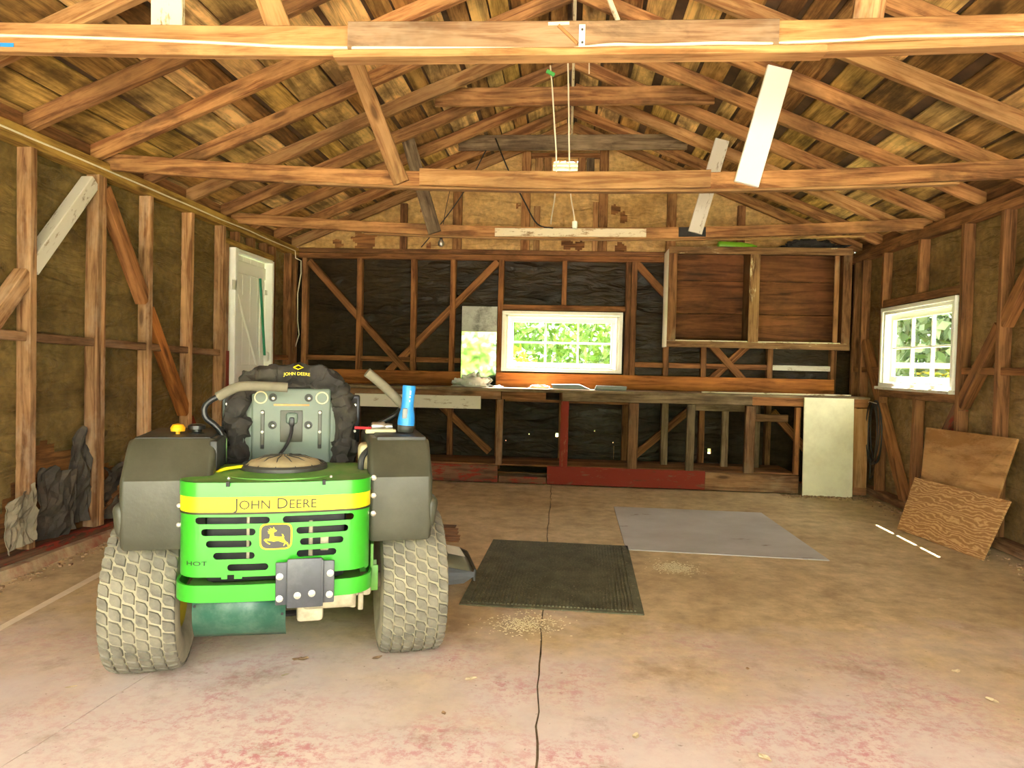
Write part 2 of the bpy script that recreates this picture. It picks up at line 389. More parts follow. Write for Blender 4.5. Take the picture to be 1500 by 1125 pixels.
# ---- floor: three concrete slabs with open joints, and planks let into a broken patch
floor = struct(MB().box((0, (FRONT+D)/2, -.0345), (6.5, D-FRONT+.4, .05)).build('floor', plain('joint dirt', (.2, .15, .08, 1), .9, 0, .6, 14))); floor['label'] = 'worn concrete floor slabs with open joints'
FLO = FRONT-.1
def jag(x0, x1, s, amp=.012):
    n = 90; return [(x0+(x1-x0)*i/n+amp*nz(i*.9, s)+.02*nz(i*.13, s+5), FLO+(8.35-FLO)*i/n) for i in range(n+1)]
jl0, jl1 = G(30, 1106), G(262, 962)
sl = (jl1.x-jl0.x)/(jl1.y-jl0.y)
jA = lambda y: jl0.x+sl*(y-jl0.y)
cA = lambda y: -.067+(y-2.2)*(-.06/5.3)
e1 = jag(jA(FLO), jA(8.35), 1.3, .006); e2 = jag(cA(FLO), cA(8.35), 7.7)
def slab(a, b):
    m = MB(); n = len(a)
    vs = [(x, y, 0) for x, y in a]+[(x, y, 0) for x, y in b]+[(x, y, -.05) for x, y in a]+[(x, y, -.05) for x, y in b]; fs = []
    for i in range(n-1):
        fs.append((i, i+1, n+i+1, n+i)); fs.append((i, 2*n+i, 2*n+i+1, i+1)); fs.append((n+i, n+i+1, 3*n+i+1, 3*n+i))
    m.add(vs, fs); return m.build('concrete_slab', M['floor'], floor, keep=True)
off = lambda e, d: [(x+d*(1+1.3*nz(y*2.3, d*90)), y) for x, y in e]
slab([(-3.3, y) for x, y in e1], off(e1, -.002)); slab(off(e1, .002), off(e2, -.004)); slab(off(e2, .003), [(3.3, y) for x, y in e2])
for i in range(5):
    y = 4.98+i*.105
    board('plank', (-1.25, y, .002), (-.72-.02*i+.05*nz(i*3.1), y+.01, .002), .09, .012, W['bench'], floor, up=(0, 1, 0))
sa, sb = G(-60, 953), G(152, 838)  # thin pale strip laid on the floor along the left side
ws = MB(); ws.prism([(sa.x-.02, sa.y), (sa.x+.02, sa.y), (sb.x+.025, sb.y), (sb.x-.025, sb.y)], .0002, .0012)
ws.build('pale_stripe', plain('pale floor stripe', (.75, .62, .42, 1), .8, 0, .15, 6), floor, keep=True)
# concrete curb strip the left sill stands on
cb = MB(); n = 70
for i in range(n):
    y0, y1 = FLO+i*(8-FLO)/n, FLO+(i+1)*(8-FLO)/n
    w0, w1 = .16+.03*nz(y0*3), .16+.03*nz(y1*3)
    cb.add([(XL-.12, y0, -.02), (XL+w0-.06, y0, -.02), (XL+w0-.1, y0, .055), (XL-.12, y0, .055), (XL-.12, y1, -.02), (XL+w1-.06, y1, -.02), (XL+w1-.1, y1, .055), (XL-.12, y1, .055)],
           [(1, 5, 6, 2), (2, 6, 7, 3)])
CURB = plain('crumbly red curb', (.4, .28, .15, 1), .9, 0, .3, 12, (.3, .06, .035, 1), .8, .5)
struct(cb.build('trim_1', CURB))['label'] = 'crumbling concrete curb under the left wall'
# ---- left wall
wl = empty('wall_left'); struct(wl); wl['label'] = 'left wall of open studs with tar paper behind'
DOOR = (6.44, 7.42, -.02, 2.29)                              # y0, y1, z0, z1
wr = lambda a, b, s: .012*nz(a*2.1, b*1.3, s)+.007*nz(a*4, b*8, s)+.009*math.sin(b*34+7*nz(a*1.9, b*.7, s))*max(0, nz(a*1.5, b*2.2, s+3)+.3)
def torn(a, b):
    return b > .3+.5*(nz(a*1.9, 4.4)+.45)+.12*nz(a*9, b*7, 2)
sheet('tar_paper', (XL-.092, 0, 0), (0, 1, 0), (0, 0, 1), lin(FRONT, D+.1, 150), lin(.05, ZP, 90), M['tar'], wl, [DOOR], lambda a, b: wr(a, b, 1.), 0, torn)
for k in range(12):                                           # siding planks behind the paper
    z0 = .02+k*.215
    for (ya, yb) in ((FRONT, DOOR[0]), (DOOR[1], D+.12)) if z0 < 2.2 else ((FRONT, D+.12),):
        board('siding_plank', (XL-.135, ya, z0+.106), (XL-.135, yb, z0+.106), .218, .02, W['siding'], wl)
board('sill_plate', (XL-.045, FRONT, .078), (XL-.045, DOOR[0], .078), .045, .11, W['red_fade'], wl, seg=8, jit=.003)
board('sill_plate', (XL-.045, DOOR[1], .078), (XL-.045, D, .078), .045, .09, W['red'], wl)
board('top_plate', (XL-.045, FRONT, ZP-.026), (XL-.045, D+.09, ZP-.026), .048, .095, W['plate_left'], wl, seg=6, jit=.003)
board('top_plate', (XL-.045, FRONT, ZP-.077), (XL-.045, D+.09, ZP-.077), .048, .092, W['plate_left'], wl, seg=6, jit=.003)
LST = [(2.2, .05), (2.8, .05), (3.4, .05), (3.985, .055), (4.575, .048), (4.625, .045), (5.17, .052), (5.765, .05), (6.32, .05), (7.45, .05), (7.93, .05), (8.09, .06)]
for y, t in LST:
    m_ = W['stud'] if y < 7 else W['stud_dark']
    o = board('stud', (XL-.045, y, .1), (XL-.045+random.uniform(-.004, .004), y+random.uniform(-.01, .01), ZP-.1), t, .088, m_, wl, up=(0, 1, 0), seg=5, jit=.002)
board('trimmer_stud', (XL-.045, 6.385, .1), (XL-.045, 6.385, 2.33), .06, .09, W['stud'], wl, up=(0, 1, 0))
board('trimmer_stud', (XL-.045, 6.405, .1), (XL-.045, 6.405, 1.32), .064, .094, W['red'], wl, up=(0, 1, 0))
board('header', (XL-.045, 6.35, 2.325), (XL-.045, 7.43, 2.325), .055, .09, W['plate_left'], wl)
for y in (6.62, 6.95, 7.25): board('cripple_stud', (XL-.045, y, 2.35), (XL-.045, y, ZP-.1), .05, .08, W['stud_dark'], wl, up=(0, 1, 0))
ys = [3.42, 3.95, 4.02, 4.55, 4.65, 5.145, 5.195, 5.74, 5.79, 6.295]
for a, b in zip(ys[::2], ys[1::2]):
    board('girt', (XL-.05, a, 1.352-.022*(a-3.9)), (XL-.05, b, 1.352-.022*(b-3.9)), .055, .07, W['bench'], wl)
board('girt', (XL-.05, 7.48, 1.275), (XL-.05, 7.9, 1.275), .055, .07, W['brace'], wl)
def lbrace(y0, z0, y1, z1, cuts, mats):
    """let-in brace: pieces cut between the studs"""
    for (a, b), m_ in zip(cuts, mats):
        za, zb = z0+(z1-z0)*(a-y0)/(y1-y0), z0+(z1-z0)*(b-y0)/(y1-y0)
        board('brace', (XL-.046, a, za), (XL-.046, b, zb), .092, .082, m_, wl)
lbrace(4.55, 2.4, 3.78, 1.488, [(4.545, 4.0), (3.97, 3.42), (3.38, 2.85)], [W['pale_board'], W['stud'], W['red']])
lbrace(4.66, 2.38, 5.83, .667, [(4.66, 5.15), (5.19, 5.745), (5.785, 6.25)], [W['brace'], W['ledger'], W['red']])
# ---- right wall
wrt = empty('wall_right'); struct(wrt); wrt['label'] = 'right wall of open studs with brown paper behind'
RW = (5.99, 7.34, 1.12, 1.89)
sheet('tar_paper', (XR+.092, 0, 0), (0, 1, 0), (0, 0, 1), lin(FRONT, D+.1, 130), lin(.05, ZP, 44), paper_mat('brown wall paper', (.3, .185, .07, 1), (.15, .085, .032, 1), .6), wrt, [RW], lambda a, b: .008-abs(wr(a, b, 9.)), 0)
sheet('siding', (XR+.118, 0, 0), (0, 1, 0), (0, 0, 1), [FRONT, D+.12], [-.06, ZP+.02], W['siding'], wrt, [RW], None, -.025)
board('sill_plate', (XR+.045, FRONT, .05), (XR+.045, D, .05), .07, .1, W['bench'], wrt, seg=8, jit=.004)
board('top_plate', (XR+.045, FRONT, ZP-.025), (XR+.045, D+.09, ZP-.025), .05, .095, W['stud_dark'], wrt, seg=5, jit=.003)
board('top_plate', (XR+.045, FRONT, ZP-.08), (XR+.045, D+.09, ZP-.08), .056, .09, W['stud_dark'], wrt, seg=5, jit=.003)
RST = [(2.2, 0), (2.9, 0), (3.6, 0), (4.3, 0), (4.87, 0), (5.43, 0), (5.94, 0), (7.37, 0), (7.86, 0), (8.08, 0)]
for y, _ in RST: board('stud', (XR+.045, y, .08), (XR+.045, y+random.uniform(-.008, .008), ZP-.1), .05, .088, W['stud_dark'] if y > 5 else W['stud'], wrt, up=(0, 1, 0), seg=4, jit=.002)
for za, zb in ((.08, 1.05), (1.97, ZP-.1)): board('cripple_stud', (XR+.045, 6.65, za), (XR+.045, 6.64, zb), .05, .088, W['stud_dark'], wrt, up=(0, 1, 0))
board('header', (XR+.045, 5.96, 1.935), (XR+.045, 7.345, 1.935), .07, .085, W['stud_dark'], wrt)
board('window_rail', (XR+.045, 5.96, 1.06), (XR+.045, 7.345, 1.06), .07, .085, W['stud_dark'], wrt)
for a, b in ((4.9, 5.4), (5.46, 5.91), (7.4, 7.83), (7.89, 8.06)): board('girt', (XR+.05, a, 1.285), (XR+.05, b, 1.285), .055, .07, W['brace'], wrt)
board('brace', (XR+.046, 7.82, 1.58), (XR+.046, 6.8, .06), .092, .08, W['brace'], wrt)
board('brace', (XR+.046, 4.88, 2.29), (XR+.046, 5.42, 1.63), .095, .08, W['brace'], wrt)
board('brace', (XR+.046, 5.45, 1.61), (XR+.046, 5.93, 1.02), .1, .08, W['brace'], wrt)
board('brace', (XR+.046, 5.95, 1.0), (XR+.046, 6.62, .15), .092, .08, W['red_fade'], wrt)
# ---- back wall and gable
wb = empty('wall_back'); struct(wb); wb['label'] = 'back wall of open studs with black tar paper behind'
BW_ = (-.735, .622, 1.18, 1.865)
pin = lambda px, py, r=.012: (lambda p: (p.x-r, p.x+r, p.z-r*1.5, p.z+r*1.5))(on(px, py, 1, D+.1))
LEAKS = [pin(816, 637, .016), pin(1039, 661, .02), pin(898, 648, .006), (lambda h: (h[0]+.008, h[1]-.008, h[2]-.12, h[3]))(pin(899, 655, .01)), pin(800, 681, .009), pin(871, 631, .006), pin(690, 420, .005), pin(775, 636, .005), pin(741, 645, .005)]
VENT = (-.204, .083, 3.385, 3.575)
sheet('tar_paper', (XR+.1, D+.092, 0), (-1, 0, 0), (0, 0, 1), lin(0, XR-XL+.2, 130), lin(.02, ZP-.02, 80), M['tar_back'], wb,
      [(XR+.1-h[1], XR+.1-h[0], h[2], h[3]) for h in [BW_]+LEAKS], lambda a, b: wr(a, b, 4.)*.8)
sheet('siding', (XR+.13, D+.15, 0), (-1, 0, 0), (0, 0, 1), [0, XR-XL+.26], [-.06, ZP], W['siding'], wb, [(XR+.13-h[1], XR+.13-h[0], h[2], h[3]) for h in [BW_]+LEAKS], None, .03)
RIDGE = 3.87; SLOPE = .419
roofz = lambda x: RIDGE-SLOPE*abs(x)                          # underside of the rafters
# gable: kraft paper sheets between gable studs
gable_u = lin(XL-.05, XR+.05, 240)
def gab(name, y, mat, dispf, top, keep=None, holes=()):
    m = MB(); us = sorted(set(round(q, 4) for q in gable_u+[h[i] for h in holes for i in (0, 1)])); N = 60
    vsl = sorted(set([round(q, 4) for q in lin(0, 1, N)]))
    zs0 = ZP-.02
    for a in us:
        zt = max(roofz(a)+top, zs0+.01)
        for b in vsl: m.v.append(V((a, y+dispf(a, zs0+(zt-zs0)*b), zs0+(zt-zs0)*b)))
    n = len(vsl)
    for i in range(len(us)-1):
        for j in range(n-1):
            k = i*n+j; c = (m.v[k]+m.v[k+n+1])/2
            if any(h[0] < c.x < h[1] and h[2] < c.z < h[3] for h in holes): continue
            if keep and not keep(c.x, c.z): continue
            m.f.append((k, k+n, k+n+1, k+1))
    return m.build(name, mat, wb, fix=False)
tears = [on(px, py, 1, D+.1) for px, py in ((535, 355), (495, 358), (913, 320), (900, 308), (830, 355), (848, 360), (908, 362), (620, 308), (628, 360), (758, 303))]
tear_r = [.13, .05, .05, .05, .06, .05, .06, .03, .03, .03]
def untorn(x, z):
    for p, r in zip(tears, tear_r):
        if (V((x-p.x, (z-p.z)*.8))).length < r*(1+.7*nz(x*14, z*14)): return False
    return True
gab('kraft_paper', D+.095, M['kraft'], lambda a, b: .012*nz(a*2, b*3, 5)+.014*math.sin((a*1.2+b*1.9)*13+3*nz(a*2, b*2))*max(0, nz(a*1.4, b*1.8, 8)+.1), .08, untorn, [VENT])
gab('gable_siding', D+.13, W['siding'], lambda a, b: 0, .1, None, [VENT])
# sagging torn flap of kraft paper below the vent
def flap(x0, x1, z0, z1, lean, s):
    m = MB(); n = 12
    for i in range(n+1):
        for j in range(n+1):
            u, v = i/n, j/n; x = x0+(x1-x0)*u; z = z0+(z1-z0)*v*(1-.28*(u if lean > 0 else 1-u))
            m.v.append(V((x, D+.075-.05*math.sin(v*PI)*(.6+nz(u*3, v*3, s))-.03*nz(u*4, v*5, s), z)))
    for i in range(n):
        for j in range(n):
            k = i*(n+1)+j; m.f.append((k, k+n+1, k+n+2, k+1))
    return m.build('kraft_flap', M['kraft'], wb, True, fix=False)
flap(-.39, -.08, 2.68, 3.05, 1, 2.); flap(-.06, .3, 2.68, 3.07, -1, 6.)
board('top_plate', (XL, D+.045, ZP-.026), (XR, D+.045, ZP-.026), .05, .095, W['stud_dark'], wb, up=(0, 0, 1), seg=6, jit=.003)
board('top_plate', (XL, D+.047, ZP-.085), (XR, D+.047, ZP-.085), .06, .09, W['brace'], wb, seg=6, jit=.002)
BST = [-3.05, -2.4, -1.755, -1.314, -.76, .676, .736, 1.113, 1.53, 2.25, 2.93]
for x in BST: board('stud', (x, D+.045, .06), (x+random.uniform(-.012, .012), D+.045, ZP-.115), .06, .088, W['stud_dark'] if x > .6 or x < -3 else W['brace'], wb, up=(1, 0, 0), seg=4, jit=.002)
board('cripple_stud', (-.041, D+.045, 1.94), (-.041, D+.045, ZP-.115), .055, .085, W['brace'], wb, up=(1, 0, 0))
board('cripple_stud', (-.041, D+.045, .06), (-.041, D+.045, 1.1), .055, .085, W['stud_dark'], wb, up=(1, 0, 0))
board('header', (-.735, D+.045, 1.905), (.65, D+.045, 1.905), .06, .085, W['brace'], wb)
board('window_rail', (-.735, D+.045, 1.135), (.65, D+.045, 1.135), .06, .085, W['brace'], wb)
bx = [-3.02, -2.43, -2.37, -1.785, -1.725, -1.345, -1.285, -.79, .77, 1.08, 1.145, 1.5, 1.56, 2.22, 2.28, 2.9]
for a, b in zip(bx[::2], bx[1::2]): board('girt', (a, D+.05, 1.287), (b, D+.05, 1.287), .058, .07, W['pale_board'] if 2.2 < a < 2.3 else W['brace'], wb)
def bbrace(x0, z0, x1, z1, m_=None, dy=0): board('brace', (x0, D+.04+dy, z0), (x1, D+.04+dy, z1), .078, .07, m_ or W['brace'], wb)
bbrace(-3.0, 2.4, -1.82, 1.14); bbrace(-.8, 2.42, -2.05, 1.14, None, .012); bbrace(.76, 2.42, 1.98, 1.13); bbrace(2.9, 2.42, 1.6, 1.12, None, .012)
bbrace(-1.6, .93, -.85, .25); bbrace(1.4, .8, .75, .22); bbrace(2.3, .8, 2.8, .25)
for x in (-1.276, -.499, .373, 1.133): board('gable_stud', (x, D+.045, ZP), (x, D+.045, roofz(x)), .1, .07, W['rafter'], wb, up=(1, 0, 0))
for x in (-1.9, 1.9): board('gable_stud', (x, D+.055, ZP), (x, D+.055, roofz(x)), .08, .06, W['stud_dark'], wb, up=(1, 0, 0))
for z in (3.33, 3.62): board('vent_rail', (-.45, D+.05, z), (.33, D+.05, z), .055, .06, W['rafter'], wb)
for x, m_ in ((-.36, 'kraft'), (-.26, 'w'), (.12, 'w'), (.22, 'p')): board('vent_jamb', (x, D+.055, 3.35), (x, D+.055, 3.6), .085, .05, {'kraft': W['tie'], 'w': W['rafter'], 'p': W['grey_wood']}[m_], wb, up=(1, 0, 0))
board('gable_blocking', (-.37, D+.05, ZP), (-.37, D+.05, 3.05), .07, .05, W['tie'], wb, up=(1, 0, 0)); board('gable_blocking', (.29, D+.05, ZP), (.29, D+.05, 3.1), .06, .05, W['tie'], wb, up=(1, 0, 0))
# louvred vent in the gable
vent = empty('trim_2'); struct(vent); vent['label'] = 'small louvred vent high in the back gable'
LOUV = plain('louver paint', (.6, .56, .4, 1), .5)
for k in range(4):
    z = 3.40+k*.047
    board('louver', (-.204, D+.115, z), (.083, D+.115, z), .052, .008, LOUV, vent, up=(0, -.75, 1))
# ---- front wall above and beside the opening
wf = empty('wall_front'); struct(wf); wf['label'] = 'front wall around the open garage door'
MB().box((-3.05, FRONT, 1.15), (.3, .12, 2.5)).box((3.05, FRONT, 1.15), (.3, .12, 2.5)).build('door_post', W['stud'], wf)
MB().prism([(XL-.1, 2.42), (XR+.1, 2.42), (XR+.1, roofz(XR)), (0, RIDGE+.1), (XL-.1, roofz(XL))], -.06, .06,
           Matrix(((1, 0, 0, 0), (0, 0, -1, FRONT), (0, 1, 0, 0), (0, 0, 0, 1)))).build('door_header', W['cream'], wf)
# ---- roof: rafters, ridge, spaced sheathing, ties with splice boards and struts
roof = empty('ceiling'); struct(roof); roof['label'] = 'open gable roof of rafters and spaced sheathing boards'
cosr = 1/math.sqrt(1+SLOPE**2)
RY = [FRONT+.03, -.2, .4, 1.0, 1.6, 2.2, 2.8, 3.4, 4.0, 4.6, 5.2, 5.8, 6.4, 7.0, 7.6, 8.1]
RH = .105
for i, y in enumerate(RY):
    for s in (-1, 1):
        c = RH/2/cosr; yo = .012*nz(i*2.2, s)
        board('rafter', (s*3.42, y+yo, RIDGE-SLOPE*3.42+c), (s*.012, y+yo, RIDGE+c-.006), RH, .05, W['tie'] if (i*3+s) % 4 == 0 else W['rafter'], roof, seg=6, jit=.004)
board('ridge_board', (0, FRONT, RIDGE+.06), (0, D+.1, RIDGE+.06), .15, .024, W['cream'], roof)
for s in (-1, 1):
    q = .06; k = 0
    while q < 3.72:
        wd = random.choice((.14, .2, .24, .28)); gap = random.choice((.006, .015, .03) if s < 0 else (.02, .04, .07))
        y = FRONT-.2; qc = q+wd/2
        while y < 8.2:
            y2 = min(random.choice([r for r in RY if r > y+.5] or [8.25]), y+3.8)
            y2 = random.choice([r for r in RY if y+.5 < r < y+3.0] or [8.25])
            if y2 > 7.9: y2 = 8.25
            c = V((s*qc*cosr, 0, RIDGE+RH/cosr-qc*cosr*SLOPE+.012)); up = V((s*cosr, 0, -SLOPE*cosr))
            board('sheathing_board', (c.x, y+.004, c.z), (c.x, y2-.004, c.z+random.uniform(-.002, .004)), wd-random.uniform(0, .015), .021, W['sheath'], roof, up=up)
            y = y2; k += 1
        q += wd+gap
    n_ = V((s*SLOPE*cosr, 0, cosr)); a = V((0, 0, RIDGE+RH/cosr))+n_*.024; b = a+V((s*3.6, 0, -SLOPE*3.6))
    m = MB(); m.add([(a.x, FRONT-.3, a.z), (b.x, FRONT-.3, b.z), (b.x, 8.35, b.z), (a.x, 8.35, a.z)]+[(a.x, FRONT-.3, a.z+.03), (b.x, FRONT-.3, b.z+.03), (b.x, 8.35, b.z+.03), (a.x, 8.35, a.z+.03)],
              [(0, 1, 2, 3), (4, 7, 6, 5), (0, 4, 5, 1), (1, 5, 6, 2), (2, 6, 7, 3), (3, 7, 4, 0)])
    m.build('roof_underlay', M['shingle'], roof)
    board('eave_blocking', (s*3.19 if s > 0 else -3.2, FRONT, ZP+.03), (s*3.19 if s > 0 else -3.2, D+.1, ZP+.03), .16, .03, W['stud_dark'], roof)
def tie(y, za, zm, zb, xa, xb, h, mat):
    """tie from wall to wall; it sags in the middle"""
    zc = (za+zb)/2
    return board('tie_beam', (xa, y, za), (xb, y, zb), h, .045, mat, roof, seg=14, sag=zc-zm, jit=.0015)
T1, T2, T3 = 2.87, 4.70, 6.60
t1 = tie(T1, 2.60, 2.53, 2.60, -3.3, 3.3, .12, W['tie'])
sp = board('splice_board', (-.897, T1-.036, 2.545), (.775, T1-.036, 2.535), .108, .026, W['tie_grey'], t1, seg=4, sag=.003)
board('bottom_batten', (-.95, T1-.02, 2.468), (.95, T1-.02, 2.47), .03, .085, W['tie'], t1, seg=4)
board('bottom_batten', (.95, T1-.015, 2.478), (3.0, T1-.015, 2.53), .03, .07, W['tie'], t1, seg=4)
t2 = tie(T2, 2.575, 2.44, 2.575, -3.2, 3.2, .112, W['rafter'])
board('splice_board', (-.985, T2-.036, 2.466), (.885, T2-.036, 2.462), .11, .026, W['tie'], t2, seg=6, sag=.016)
board('bottom_batten', (-1.9, T2-.012, 2.432), (2.4, T2-.012, 2.442), .016, .06, W['tie'], t2, seg=8, sag=.055)
t3 = tie(T3, 2.585, 2.465, 2.585, -3.2, 3.2, .1, W['rafter'])
board('splice_board', (-.68, T3-.032, 2.462), (.69, T3-.032, 2.468), .075, .02, W['cream'], t3)
board('bottom_batten', (-1.9, T3-.012, 2.44), (2.6, T3-.012, 2.463), .012, .06, W['tie'], t3, seg=8, sag=.045)
board('scorched_patch', (.98, T3-.026, 2.48), (1.22, T3-.026, 2.484), .085, .006, M['dark'], t3)
def strut(y, pa, pb, w, mat, t, parent, th=.03):
    a, b = on(pa[0], pa[1], 1, y), on(pb[0], pb[1], 1, y)
    return board('strut', a, b, w, th, mat, parent, up=(1, 0, 0))
strut(T2-.042, (1093, 270), (1142, 100), .155, W['white_board'], 0, t2)
strut(T2-.042, (588, 268), (508, 60), .105, W['tie'], 0, t2)
strut(T3-.04, (1018, 341), (1058, 205), .125, W['pale_board'], 0, t3)
strut(T3-.04, (637, 341), (597, 203), .12, W['grey_wood'], 0, t3)
strut(T1+.04, (246, 45), (246, -110), .135, W['cream'], 0, t1)
strut(T1+.04, (412, 50), (360, -90), .1, W['tie'], 0, t1)
strut(T1+.04, (1267, 50), (1292, -110), .115, W['stud'], 0, t1)
for y, z, m_ in ((6.12, 3.5, W['rafter']), (7.38, 3.505, W['grey_wood'])):
    hw = (RIDGE-z+.075)/SLOPE+.1
    board('collar_tie', (-hw, y-.05, z), (hw, y-.05, z+.012), .15, .04, m_, roof, seg=3)
board('blue_paint_mark', on(-14, 65, 1, T1-.0245), on(20, 66, 1, T1-.0245), .016, .002, M['blue'], t1)
hang = board('hanger', (.12, 4.55, 3.75), (.27, 4.58, 3.42), .03, .02, W['cream'], roof)
# ================================================================== WINDOWS AND DOOR
def window(name, label, org, U, N, w, h):
    """sash window of six panes; org lower corner on the stud face, U along the wall, N into the wall"""
    o, U, N, Z = V(org), V(U), V(N), V((0, 0, 1)); up = N
    wn = empty(name); struct(wn); wn['label'] = label
    P = lambda a, b, d: o+U*a+Z*b+N*d
    fr = .055
    for (a0, b0, a1, b1) in ((0, h-.02, w, h-.02), (0, .02, w, .02)): board('frame_rail', P(a0, b0, .05), P(a1, b1, .05), .04, .13, M['white'], wn)
    for a in (.02, w-.02): board('frame_stile', P(a, .04, .05), P(a, h-.04, .05), .04, .13, M['white'], wn, up=U)
    for a in (.0, w): board('stop', P(a+(.055 if a == 0 else -.055), .04, .015), P(a+(.055 if a == 0 else -.055), h-.04, .015), .03, .03, M['white'], wn, up=U)
    board('stop', P(.04, h-.055, .015), P(w-.04, h-.055, .015), .03, .03, M['white'], wn)
    s0, s1, z0, z1 = .07, w-.07, .05, h-.07
    for b in (z0+fr/2, z1-fr/2): board('sash_rail', P(s0, b, .07), P(s1, b, .07), fr, .035, M['white'], wn)
    for a in (s0+fr/2, s1-fr/2): board('sash_stile', P(a, z0+fr, .07), P(a, z1-fr, .07), fr, .035, M['white'], wn, up=U)
    a0, a1, b0, b1 = s0+fr, s1-fr, z0+fr, z1-fr
    for k in (1, 2): board('muntin', P(a0+(a1-a0)*k/3, b0, .07), P(a0+(a1-a0)*k/3, b1, .07), .022, .03, M['white'], wn, up=U)
    board('muntin', P(a0, (b0+b1)/2, .069), P(a1, (b0+b1)/2, .069), .02, .028, M['white'], wn)
    for i in range(3):
        for j in range(2):
            board('pane', P(a0+(a1-a0)*(i/3)+.011, b0+(b1-b0)*(j+.5)/2, .075), P(a0+(a1-a0)*(i+1)/3-.011, b0+(b1-b0)*(j+.5)/2, .075), (b1-b0)/2-.02, .003, M['glass'], wn, ch=.0005)
    return wn
w1 = window('window_1', 'white six-pane window in the back wall above the bench', (BW_[0], D, BW_[2]), (1, 0, 0), (0, 1, 0), BW_[1]-BW_[0], BW_[3]-BW_[2])
w2 = window('window_2', 'white six-pane window in the right wall', (XR, RW[0], RW[2]), (0, 1, 0), (1, 0, 0), RW[1]-RW[0], RW[3]-RW[2])
board('stool', (XR-.01, RW[0]-.01, RW[2]-.01), (XR-.01, RW[1]+.02, RW[2]-.01), .03, .07, W['pale_board'], w2)
# door in the left wall: frame, vertical planks, rails and a diagonal brace, all painted white
d1 = empty('door_1'); struct(d1); d1['label'] = 'white plank door with diagonal brace in the left wall'
y0, y1 = 6.45, 7.41
board('jamb', (XL-.03, y0+.03, 0), (XL-.03, y0+.03, 2.28), .06, .15, M['white'], d1, up=(0, 1, 0)); board('jamb', (XL-.05, y1-.02, 0), (XL-.05, y1-.02, 2.28), .04, .12, M['white'], d1, up=(0, 1, 0))
board('head_jamb', (XL-.05, y0+.06, 2.275), (XL-.05, y1-.04, 2.275), .03, .12, M['white'], d1)
np_ = 5
for k in range(np_):
    a = y0+.065+(y1-y0-.11)*k/np_; b = y0+.065+(y1-y0-.11)*(k+1)/np_
    board('door_plank', (XL-.085, (a+b)/2, .02), (XL-.085, (a+b)/2, 2.255), b-a-.004, .022, W['door'], d1, up=(0, 1, 0))
for z in (.3, 1.12, 2.14): board('door_rail', (XL-.066, y0+.08, z), (XL-.066, y1-.06, z), .12 if z > 2 else .14, .02, W['door'], d1)
board('door_brace', (XL-.066, y0+.2, 2.06), (XL-.066, y1-.2, 1.2), .09, .02, W['door'], d1); board('door_brace', (XL-.066, y0+.2, 1.03), (XL-.066, y1-.2, .38), .09, .02, W['door'], d1)
board('door_stile', (XL-.064, y1-.13, .05), (XL-.064, y1-.13, 2.06), .1, .018, W['door'], d1, up=(0, 1, 0))
MB().box((XL+.035, y0-.02, 1.93), (.02, .1, .09)).build('latch_plate', M['white'], d1)
for z in (1.95, .5): MB().box((XL-.05, y1-.06, z), (.012, .09, .05)).build('hinge', M['galv'], d1)
MB().rbox((XL-.02, y1-.1, 1.28), (.05, .07, .1), .02).build('latch', M['white'], d1)
gs = board('garden_stake', (XL+.0, 7.22, 1.29), (XL-.045, 7.19, 2.08), .022, .022, M['green_rod'], d1, up=(0, 1, 0)); gs['label'] = 'green rod fixed upright on the door'
# ================================================================== BENCH AND CABINET
BF = 7.47
bench = empty('workbench', (0, 7.8, 0)); tag(bench, 'long rough timber workbench built along the back wall', 'workbench')
def bb(name, *a, **k): return board(name, *a, parent=bench, **k)
for k in range(3):
    y = BF+.09+k*.205
    bb('top_plank', (-2.4, y, .985), (3.06, y, .99), .203, .03, W['grey_wood'] if k == 0 else W['bench'], up=(0, 1, 0), seg=4, jit=.002)
lg = bb('backsplash', (-2.95, D-.018, 1.077), (-.79, D-.018, 1.083), .16, .03, W['ledger']); bb('backsplash', (-.785, D-.018, 1.083), (2.93, D-.018, 1.09), .16, .03, W['ledger'])
bb('apron', (-2.36, BF, .925), (-.67, BF, .93), .085, .035, W['bench']); bb('apron', (-.66, BF, .93), (-.2, BF, .93), .08, .035, W['stud_dark'])
bb('apron', (-.03, BF-.004, .93), (1.9, BF-.004, .938), .085, .035, W['grey_wood']); bb('apron', (1.9, BF, .938), (3.05, BF, .942), .085, .035, W['brace'])
bb('pale_board', (-2.22, BF-.026, .845), (-.88, BF-.026, .85), .135, .02, W['pale_board'])
for x, w_, m_ in ((-2.33, .07, 'bench'), (-.682, .065, 'bench'), (-.004, .085, 'red'), (.707, .1, 'bench'), (1.291, .08, 'grey_wood'), (1.888, .1, 'bench'), (2.36, .05, 'brace')):
    bb('post', (x, BF+.02, .2), (x+.004, BF+.02, .885), w_, .06, W[m_], up=(1, 0, 0), seg=3, jit=.001)
for x in (1.08, 1.72, 2.05): bb('rear_post', (x, BF+.38, .2), (x, BF+.38, .95), .07, .05, W['grey_wood'], up=(1, 0, 0))
bb('bearer', (1.35, BF+.3, .86), (1.9, BF+.3, .86), .1, .04, W['grey_wood']); bb('bearer', (1.95, BF+.3, .75), (2.35, BF+.3, .75), .08, .04, W['bench'])
bb('bearer', (-.65, BF+.3, .87), (.68, BF+.3, .865), .03, .04, W['stud_dark'])
bb('kick_board', (-2.36, BF, .105), (-.69, BF, .105), .18, .03, W['red_fade']); bb('kick_board', (-.67, BF+.006, .05), (-.18, BF+.006, .05), .07, .03, W['red_fade'])
bb('kick_board', (-.17, BF, .11), (1.45, BF, .11), .19, .03, W['red']); bb('kick_board', (1.452, BF, .105), (2.385, BF, .1), .18, .03, W['bench'])
